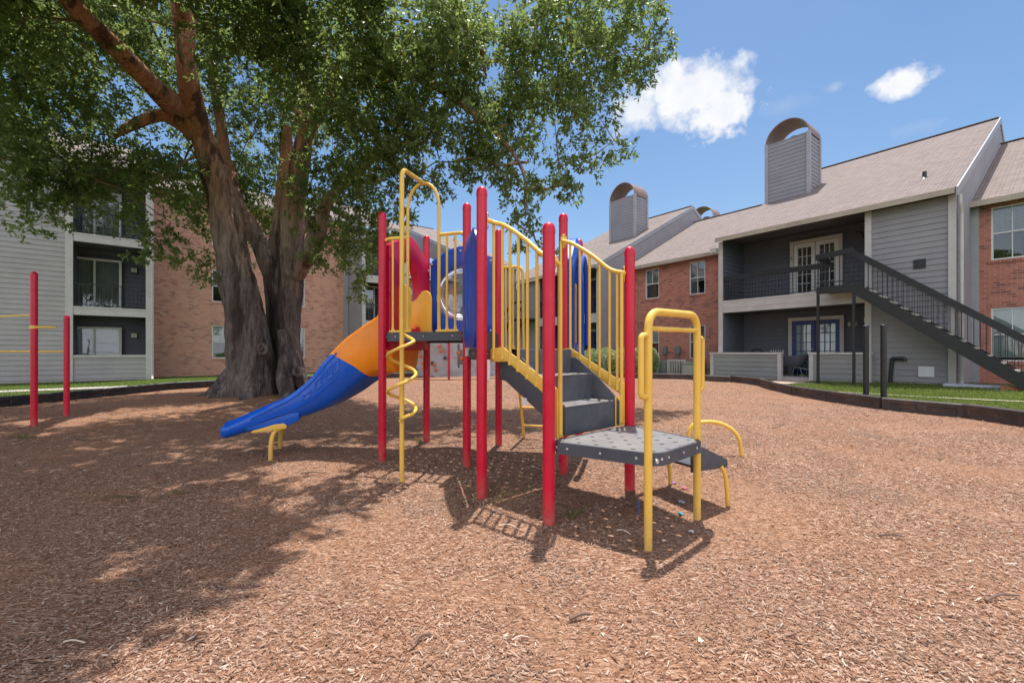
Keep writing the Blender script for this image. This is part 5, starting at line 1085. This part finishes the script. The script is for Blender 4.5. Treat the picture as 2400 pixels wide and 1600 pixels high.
def border(pts, mat, label, group, h, mid_y=None):
    k = 0
    for (x0, y0), (x1, y1) in zip(pts[:-1], pts[1:]):
        n = max(1, round(math.hypot(x1 - x0, y1 - y0) / 1.25)); 
        for i in range(n):
            a = Vector((x0 + (x1 - x0) * i / n, y0 + (y1 - y0) * i / n, 0)); b = Vector((x0 + (x1 - x0) * (i + 1) / n, y0 + (y1 - y0) * (i + 1) / n, 0)); m_ = (a + b) / 2
            if m_.y < 4.8 or abs(m_.x / m_.y) > 1.6: continue
            d = b - a; o = block(d.length - .012, h).build('border_block', M[mat], smooth=30); zz = float(mulch_h(m_.x, m_.y)); za, zb = float(mulch_h(a.x, a.y)), float(mulch_h(b.x, b.y))
            o.location = (a.x, a.y, za - .02 + .006 * math.sin(k * 2.3)); o.rotation_euler = (0, -math.atan2(zb - za, d.length), math.atan2(d.y, d.x)); tag(o, label, 'border block', group); k += 1
border(BORDER_R[:11], 'border', 'dark brown slotted plastic border block between the mulch and the right lawn', 'border blocks along the right lawn', .255)
border(BORDER_R[10:15], 'border', 'dark brown border block along the back edge of the mulch before hedge and condensers', 'border blocks along the back edge', .22)
border(BORDER_R[14:], 'border', 'brown border block at the far back behind the climbing wall', 'border blocks behind the climbing wall', .22)
border(BORDER_L, 'borderk', 'black plastic border block between the shaded mulch and the left lawn', 'border blocks along the left lawn', .225)
for (x, y), lab in (((7.83, 9.70), 'slender black metal post on the right lawn edge, nearer the patio'), ((7.98, 9.42), 'slender black metal post on the right lawn edge, nearer the staircase foot')):
    o = MB().lathe((x, y, 0), [(.055, 0), (.055, 1.80)], 14).build('metal_post', M['black'], origin=(x, y, 0)); MB().lathe((x, y, 0), [(.062, 1.80), (.062, 1.825), (.04, 1.84)], 14).build('cap', M['black'], o, off=(x, y, 0)); tag(o, lab, 'post', 'black posts by the lawn')
# ------------------------------------------------------------------ paths
def strip(name, pts, w, zf, mat=M['conc'], dz=.012):
    P = bez([(x, y, 0) for x, y in pts], 8); rows = []
    for i, p in enumerate(P):
        t = (P[min(i + 1, len(P) - 1)] - P[max(i - 1, 0)]).normalized(); s = Vector((-t.y, t.x, 0)) * w / 2; rows.append([Vector((q.x, q.y, float(zf(q.x, q.y)) + dz)) for q in (p - s, p, p + s)])
    o = MB().sheet(rows).build(name, mat); return tag(o, kind='structure')
strip('path', [(-24, 4.6), (-18.5, 9.9), (-14.6, 13.1), (-12.2, 14.9), (-9.6, 17.2), (-6, 20.6)], 1.0, lawn_h, dz=.02)
M['pave'] = plain('pale_path_edge', (.62, .56, .47), .85, .15, 4)
strip('path', [(7.9, 12.7), (8.25, 12.05), (9.4, 10.6), (10.8, 9.0), (12.6, 6.6)], .09, lawn_h, M['pave'], .035)
wk = MB().box((-2.62, -2.3, -.1), (-1.6, -.21, .235)).build('walkway', plain('pinkish_concrete', (.50, .36, .28), .85, .15, 4), None, smooth=0); wk.location = RB.location; wk.rotation_euler = RB.rotation_euler; wk['kind'] = 'structure'
# ------------------------------------------------------------------ grass blades on the lawns
M['grass'] = leafmat('grass_blades', (.075, .125, .025), (.15, .20, .05), (.27, .28, .10), (.34, .40, .08), False)
def grass(n, x0, x1, y0, y1, cond, hgt):
    x = rng.uniform(x0, x1, n); y = rng.uniform(y0, y1, n); ok = ~inside(x, y) & cond(x, y); x, y = x[ok], y[ok]; n = len(x); z = lawn_h(x, y) - .005
    patch = .55 + .45 * np.sin(x * 2.1 + np.sin(y * 1.7) * 2) * np.sin(y * 2.7 + x); h = hgt * np.exp(rng.normal(0, .3, n)) * (.6 + .5 * patch); a = rng.uniform(0, 2 * np.pi, n); w = rng.uniform(.005, .010, n); ln = rng.normal(0, .35, (n, 2)) * h[:, None]
    s = np.stack([np.cos(a) * w, np.sin(a) * w, np.zeros(n)], 1); p = np.stack([x, y, z], 1); t = p + np.stack([ln[:, 0], ln[:, 1], h], 1)
    return np.stack([p - s, p + s, t], 1).reshape(-1, 3)
def facade_dist(x, y): return (np.asarray(x) - 11.65) * -.8 + (np.asarray(y) - 14.25) * -.6
gr = np.concatenate([grass(120000, 7.2, 15.5, 5.2, 16.5, lambda x, y: (facade_dist(x, y) > -2.2) & (x / y < 1.3) & ~((np.abs(facade_dist(x, y) - 1.2) < 1.15) & (np.abs((x - 11.65) * .6 + (y - 14.25) * -.8 + 2.1) < .55)), .055),
    grass(60000, -20, -8.2, 9, 22, lambda x, y: (x / y > -1.35) & ((x + 17.35) * .637 - (y - 17.1) * .771 > -.05), .045), grass(20000, -9, 9, 18, 26, lambda x, y: y < 30, .06)])
tag(npmesh('grass', gr, np.arange(len(gr)), M['grass'], 3), 'mown green lawn grass growing outside the border blocks', 'grass', kind='stuff')
# small tufts in the mulch
def tuft(name, x, y, n, h, label, cat='weed', spread=.10, mat='grass'):
    z0 = float(mulch_h(x, y)); P = []
    for i in range(n):
        a = rng.uniform(0, 2 * np.pi); l = h * rng.uniform(.5, 1.1); dx_, dy_ = math.cos(a) * spread * rng.uniform(.3, 1.2), math.sin(a) * spread * rng.uniform(.3, 1.2); s = Vector((-math.sin(a), math.cos(a), 0)) * .006
        b = Vector((x + dx_ * .25, y + dy_ * .25, z0 - .01)); m_ = b + Vector((dx_ * .6, dy_ * .6, l * .7)); t = b + Vector((dx_ * 1.6, dy_ * 1.6, l)); P += [b - s, b + s, m_ + s * .8, m_ - s * .8, m_ - s * .8, m_ + s * .8, t + s * .1, t - s * .1]
    P = [p - Vector((x, y, z0)) for p in P]; o = npmesh(name, np.array([tuple(p) for p in P]), np.arange(len(P)), M[mat], 4); o.location = (x, y, z0); return tag(o, label, cat)
tuft('weed', .45, 3.32, 14, .10, 'small green weed beside the front red post under the low deck')
tuft('weed', -.26, 3.66, 16, .12, 'tuft of long grass blades around the tall red post by the blue ribbed panel', spread=.34)
tuft('weed', -1.26, 6.02, 12, .10, 'tiny pale weed at the foot of the rear left red post')
tuft('weed', -3.2, 3.9, 14, .05, 'faint yellowing grass patch in the shaded mulch far left', spread=.3); tuft('weed', -7.0, 6.3, 20, .08, 'small weed near the foot of the pull-up bar posts', spread=.12)
tuft('weed', -5.35, 10.75, 30, .22, 'leafy sprout at the foot of the oak trunk', spread=.16)
# ------------------------------------------------------------------ far climbing wall
CW = thing('climbing_wall', 'distant grey rock climbing wall with orange and dark holds between red posts', 'climbing wall', (-2.2, 18.6, .1))
M['rock'] = plain('grey_moulded_rock', (.40, .39, .42), .7, .12, 2, dirt=((.3, .27, .27), .4)); M['hold'] = plain('orange_hold', (.62, .16, .06), .5, .1); M['holdk'] = plain('dark_hold', (.06, .07, .09), .5, .1)
cwp = [(-4.3, 19.3), (-3.55, 18.7), (-2.65, 18.45), (-1.35, 18.8), (-.6, 19.2)]
for j in range(4):
    a, b = Vector(cwp[j] + (0,)), Vector(cwp[j + 1] + (0,)); d = (b - a); nrm = Vector((d.y, -d.x, 0)).normalized(); rows = []
    for iz in range(15):
        z = .22 + 1.75 * iz / 14; row = []
        for ix in range(13):
            t = ix / 12; p = a.lerp(b, .03 + t * .94); f = .09 * mnoise.noise(Vector((p.x * 2.2, z * 2.2, j * 5.0))) + .05 * mnoise.noise(Vector((p.x * 5, z * 5, 3))); ed = math.sin(math.pi * min(1, max(0, t))) ** .3
            row.append(at(p + nrm * f * ed, z + (.06 * mnoise.noise(Vector((p.x * 4, 1, j))) if iz in (0, 14) else 0)))
        rows.append(row)
    mb = MB()
    hole = (j == 2)
    for i in range(14):
        for k in range(12):
            if hole and 3 <= k <= 4 and 3 <= i <= 10 and not (k == 4 and i in (3, 9, 10)): continue
            mb.add([rows[i][k], rows[i][k + 1], rows[i + 1][k + 1], rows[i + 1][k]], [(0, 1, 2, 3)])
    back = [[p - nrm * .10 for p in r_] for r_ in rows]; 
    for i in range(14):
        for k in range(12):
            if hole and 3 <= k <= 4 and 3 <= i <= 10 and not (k == 4 and i in (3, 9, 10)): continue
            mb.add([back[i][k], back[i + 1][k], back[i + 1][k + 1], back[i][k + 1]], [(0, 1, 2, 3)])
    pn = mb.build('rock_panel', M['rock'], CW, smooth=50)
    for q in range(6):
        t, z = .15 + .7 * ((q * 37 + j * 23) % 100) / 100, .5 + 1.3 * ((q * 61 + j * 17) % 100) / 100; c = at(a.lerp(b, t) + nrm * .06, z)
        MB().tube([c, c + nrm * .07], [.085, .045], 9).build('hold', M['hold' if (q + j) % 3 else 'holdk'], pn, off=OFF[CW.name], smooth=60)
for j, (x, y) in enumerate(cwp):
    MB().lathe((x, y - .02, 0), [(.05, -.05), (.05, 2.3), (.03, 2.36), (.004, 2.38)], 12).build('post', M['red'], CW)
MB().lathe((-.95, 17.6, 0), [(.07, -.05), (.07, 1.6)], 12).build('post', M['white'], CW)
# ------------------------------------------------------------------ hedge, condensers and other things by the right building
M['hleaf'] = leafmat('variegated_hedge_leaves', (.10, .14, .06), (.30, .36, .20), (.62, .66, .48), (.4, .5, .2), False); M['hdark'] = leafmat('dark_hedge_leaves', (.03, .06, .015), (.07, .11, .03), (.16, .2, .08), (.2, .3, .05), False)
def hedge(name, lobes, label, mat, n):
    c = sum((Vector(l[:3]) for l in lobes), Vector()) / len(lobes); base_ = Vector((c.x, c.y, .1)); root = thing(name, label, 'hedge', base_); out = []; core = MB()
    for x, y, z, r, h in lobes:
        v = rng.normal(size=(n, 3)); v /= np.linalg.norm(v, axis=1)[:, None]; k = rng.uniform(.55, 1.04, n) ** .6; p = np.array([x, y, z]) + v * k[:, None] * np.array([r, r * .8, h]); p = p[p[:, 2] > .12]
        out.append(leaves(p, rng.normal(size=p.shape) + (p - np.array([x, y, z])) * 2, .085, .045)); core.lathe((x, y, .1), [(.03, -.05), (.025, z)], 6)
    v = np.concatenate(out); npmesh('foliage', v, np.arange(len(v)), M[mat], 4, root, off=tuple(base_)); core.build('stem', M['bark'], root); return root
def pxg(px, d): return (px - HX) / FPX * d
hedge('hedge', [(pxg(1385, 20.6), 20.6, .75, .55, .66), (pxg(1420, 20.3), 20.3, .80, .60, .66), (pxg(1460, 20.0), 20.0, .76, .6, .64), (pxg(1500, 19.9), 19.9, .82, .55, .66), (pxg(1528, 19.8), 19.8, .85, .3, .6)], 'pale variegated hedge in front of the grey gable and brick wall', 'hleaf', 2600)
hedge('hedge', [(pxg(1125, 22), 22, .6, .55, .55), (pxg(1152, 22.2), 22.2, .6, .5, .5), (pxg(1180, 22.3), 22.3, .65, .5, .55)], 'dark green shrub row at the back corner seen below the middle deck', 'hdark', 1800)
def rthing(name, label, cat, x, y, group=None): return thing(name, label, cat, rb(x, y, .1), RB.rotation_euler.z, group, world=False)
for x, lab in ((-9.45, 'round grey-green condenser at the left of the row, under the left window'), (-8.35, 'round grey-green condenser next to the beige louvred one')):
    t = rthing('air_conditioner', lab, 'air conditioner', x, 1.35, 'condensers along the brick wall'); MB().lathe((0, 0, 0), [(.34, 0), (.36, .03), (.36, .66), (.33, .74), (.30, .76)], 20).build('casing', M['acm'], t)
    b = MB()
    for k in range(20): a = 2 * math.pi * k / 20; b.box((math.cos(a) * .365 - .008, math.sin(a) * .365 - .008, .06), (math.cos(a) * .365 + .008, math.sin(a) * .365 + .008, .64))
    b.build('guard_ribs', M['acm'], t, smooth=0)
for x, y, w, h, lab in ((-7.62, 1.25, .95, .80, 'beige condenser with white vertical louvres beneath the middle of the brick wall'), (-6.62, .75, .85, .66, 'low brown-grey ribbed condenser nearest the patio wall')):
    t = rthing('air_conditioner', lab, 'air conditioner', x, y, 'condensers along the brick wall'); m1, m2 = ('acw', 'acw') if w > .9 else ('acm', 'acw')
    MB().box((-w / 2 + .02, -.28, .02), (w / 2 - .02, .35, h - .02)).build('coil', M['dark'], t, smooth=0); f = MB()
    for a, b in (((-w / 2, 0), (-w / 2 + .07, h)), ((w / 2 - .07, 0), (w / 2, h)), ((-w / 2 + .07, h - .07), (w / 2 - .07, h)), ((-w / 2 + .07, 0), (w / 2 - .07, .09))): f.box((a[0], -.33, a[1]), (b[0], .37, b[1]))
    f.build('casing', M[m1], t, smooth=0); l = MB(); n = 9 if w > .9 else 16
    for i in range(n): xx = -w / 2 + .07 + (w - .14) * (i + .5) / n; l.box((xx - .02, -.325, .09), (xx + .02 - (.015 if w < .9 else 0), -.295, h - .07))
    l.build('louvre', M[m2], t, smooth=0)
t = rthing('gas_tank', 'small pale blue bottle standing between the two round condensers', 'gas bottle', -8.85, 1.2); MB().lathe((0, 0, 0), [(.07, .12), (.09, .16), (.09, .50), (.05, .58), (.02, .62)], 12).build('bottle', plain('pale_blue_plastic', (.4, .42, .6), .4, .1), t); MB().lathe((0, 0, 0), [(.06, 0), (.06, .13)], 10).build('foot', M['white'], t)
# wheelbarrow on the patio
WB = thing('wheelbarrow', 'grey wheelbarrow standing on the patio beside the blue door', 'wheelbarrow', rb(-2.75, .75, .345), RB.rotation_euler.z, world=False)
M['tray'] = plain('grey_plastic_tray', (.11, .12, .15), .5, .12, 4)
rows = []
for i in range(9):
    t = i / 8; row = []
    for k in range(25):
        a = 2 * math.pi * k / 24; r1, r2 = .34 + .34 * t ** .6, .20 + .22 * t ** .6; e = 3.0; ca, sa = math.cos(a), math.sin(a)
        row.append((.1 + r1 * math.copysign(abs(ca) ** (2 / e), ca), r2 * math.copysign(abs(sa) ** (2 / e), sa), .34 + .40 * t + .10 * ca * t))
    rows.append(row)
MB().sheet(rows).add([rows[0][k] for k in range(24)], [tuple(range(24))]).build('tray', M['tray'], WB, smooth=50)
MB().tube([Vector(p) for p in rows[-1][:-1]], .016, 8, closed=True).build('rim', M['tray'], WB)
fr_ = MB()
for s in (-1, 1): fr_.tube(rounded([(.95, s * .08, .22), (.3, s * .19, .34), (-.9, s * .3, .5)], .1), .018, 8).tube(rounded([(.5, s * .2, .36), (.62, s * .24, .0)], .05), .016, 8).tube(rounded([(-.3, s * .22, .40), (-.1, s * .22, .01), (.25, s * .22, .01), (.32, s * .2, .35)], .07), .016, 8)
fr_.build('frame', M['acm'], WB); MB().tube([(.95 + .17 * math.cos(a), 0, .19 + .17 * math.sin(a)) for a in np.linspace(0, 2 * math.pi, 21)[:-1]], .04, 8, closed=True).build('wheel', M['black'], WB)
# patio chairs behind the half-wall (only their tops show)
for x, lab, mat in ((-4.05, 'black round-backed patio chair showing above the left half-wall', 'black'), (-3.35, 'pale slatted chair back showing above the left half-wall', 'trim')):
    t = rthing('patio_chair', lab, 'chair', x, .9, 'chairs on the patio'); 
    for sx in (-.24, .24):
        for sy in (-.22, .22): MB().box((sx - .02, sy - .02, .24), (sx + .02, sy + .02, .66)).build('leg', M['black'], t, smooth=0)
    MB().box((-.27, -.26, .661), (.27, .26, .71)).build('seat', M['black'], t, smooth=0, bevel=.012); b = MB()
    if mat == 'black': b.tube(bez([(-.27, .24, .71), (-.26, .27, 1.15), (0, .3, 1.27), (.26, .27, 1.15), (.27, .24, .71)], 5), .025, 8); b.sheet([[(-.25 + .5 * i / 6, .27 + .02 * math.sin(i), .74) for i in range(7)], [(-.24 + .48 * i / 6, .29, 1.0) for i in range(7)], [(-.2 + .4 * i / 6, .3, 1.2) for i in range(7)]])
    else:
        for i in range(6): b.bar((-.22 + i * .09, .25, .72), (-.22 + i * .09 + .04, .36, 1.25), .035, .015)
        b.bar((-.25, .3, 1.0), (.28, .3, 1.0), .03, .03)
    b.build('backrest', M[mat], t)
# splash block, bricks and pavers by the staircase foot
sb = MB().box((-.62, -.16, 0), (.62, .16, .14)).build('splash_block', plain('pale_blue_white_plastic', (.50, .51, .60), .5, .08), None, bevel=.04); sb.location = rb(2.42, -.62, .235); sb.rotation_euler = RB.rotation_euler; tag(sb, 'long pale plastic downspout splash block on the grass below the corner', 'splash block')
def slab(x, y, z, w, d_, h, mat, label, name='paver', rz=0):
    o = MB().box((-w / 2, -d_ / 2, 0), (w / 2, d_ / 2, h)).build(name, mat, None, bevel=.008); o.location = rb(x, y, z); o.rotation_euler = (0, 0, RB.rotation_euler.z + rz); return tag(o, label, 'paver')
slab(3.05, -1.05, .22, .5, .3, .06, M['pave'], 'thin pale paver lying flat on the grass before the staircase foot', rz=.2); slab(3.18, -1.0, .285, .52, .2, .09, plain('weathered_red_brick', (.42, .15, .07), .85, .2, 8), 'red brick block stacked on the pale paver near the staircase foot', 'brick_block', .1); slab(3.58, -1.25, .215, .42, .24, .13, M['conc'], 'grey concrete block beside the red brick at the staircase foot', 'concrete_block', -.1)
slab(-1.4, -1.25, .17, .55, .4, .055, M['conc'], 'square concrete paver under the left staircase support post'); slab(-.2, -1.25, .17, .5, .36, .05, M['conc'], 'square concrete paver under the right staircase support post')
# ------------------------------------------------------------------ twigs and litter
def twig(px, py, px2, py2, r, label, mat='bark', name='stick', cat='stick'):
    def g(px, py):
        d = CAMH * FPX / (py - HY)
        for _ in range(4): z = float(mulch_h((px - HX) / FPX * d, d)); d = (CAMH - z) * FPX / (py - HY)
        return Vector(((px - HX) / FPX * d, d, z + r * .9 + .006))
    a, b = g(px, py), g(px2, py2); m_ = (a + b) / 2; mid = m_ + Vector(((b - a).y, -(b - a).x, 0)) * (rng.uniform(-.1, .1) if cat == 'stick' else 0) + Vector((0, 0, .012))
    o = MB().tube(bez([a, mid, b], 5), [r * k for k in np.linspace(1, .6, 11)], 7).build(name, M[mat], origin=m_); return tag(o, label, cat, 'sticks in the mulch' if cat == 'stick' else None)
M['twig'] = plain('grey_brown_twig', (.17, .11, .085), .9, .25, 12); M['pale'] = plain('pale_stripped_wood', (.62, .48, .38), .85, .2, 12)
for a in ((1335, 1457, 1382, 1444, .010, 'reddish brown stick on the sunlit mulch right of centre', 'twig'), (965, 1520, 1010, 1490, .007, 'thin grey stick at the bottom centre of the mulch', 'twig'), (1200, 1504, 1240, 1498, .0045, 'pale stripped stick in the sunlit foreground', 'pale'), (150, 1508, 200, 1510, .0045, 'pale curved twig in the bottom left shade', 'pale'), (300, 1362, 335, 1380, .008, 'dark forked twig in the left foreground shade', 'twig'), (705, 1112, 765, 1112, .009, 'dark stick in the sun patch below the slide', 'twig'), (435, 1155, 468, 1161, .008, 'short dark stick in the shade left of the slide leg', 'twig'), (1170, 1234, 1215, 1242, .006, 'pale curved twig beside the baluster shadow', 'pale'), (1446, 1245, 1478, 1255, .006, 'straight pale stick in the shade under the low deck', 'pale'), (2060, 1258, 2120, 1262, .008, 'grey stick on the sunny mulch at right', 'twig'), (1230, 1303, 1275, 1306, .006, 'dark thin stick by the red post shadow tip', 'twig'), (2310, 1412, 2390, 1400, .007, 'brown stick at the right edge of the mulch', 'twig'), (1810, 1005, 1838, 988, .006, 'thin dark twig on the far sunny mulch', 'twig')): twig(*a)
M['straw'] = plain('blue_plastic_straw', (.03, .16, .6), .4, .05); twig(1495, 1176, 1498, 1207, .0055, 'blue plastic straw lying under the low deck', 'straw', 'straw', 'straw')
def scrap(px, py, w, h, c, label, rz=.3):
    d = CAMH * FPX / (py - HY); x = (px - HX) / FPX * d; z = float(mulch_h(x, d)) + .014
    o = MB().sheet([[(-w / 2 + w * i / 4, -h / 2 + h * k / 3, .008 * math.sin(i * 2.1 + k)) for i in range(5)] for k in range(4)]).sheet([[(-w / 2 + w * i / 4, -h / 2 + h * k / 3, .008 * math.sin(i * 2.1 + k) - .002) for i in range(5)] for k in range(4)]).build('litter', plain('litter_' + label.split()[0], c, .5, .08), None); o.location = (x, d, z); o.rotation_euler = (.15, .1, rz); tag(o, label, 'litter')
scrap(1596, 1180, .07, .05, (.45, .47, .52), 'silvery wrapper scrap in the shade under the low deck'); scrap(1595, 1204, .04, .03, (.02, .4, .5), 'turquoise plastic scrap under the low deck', .8); scrap(1577, 1140, .06, .025, (.3, .12, .4), 'purple plastic scrap in the shade below the side step', -.4); scrap(1620, 1242, .045, .03, (.6, .58, .62), 'pale paper scrap at the shadow edge under the low deck', 1.0); scrap(1604, 1152, .06, .02, (.5, .06, .2), 'pink plastic scrap near the side step leg', -.2); scrap(1640, 1497, .022, .02, (.7, .62, .5), 'round pale chip on the sunny foreground', .2)
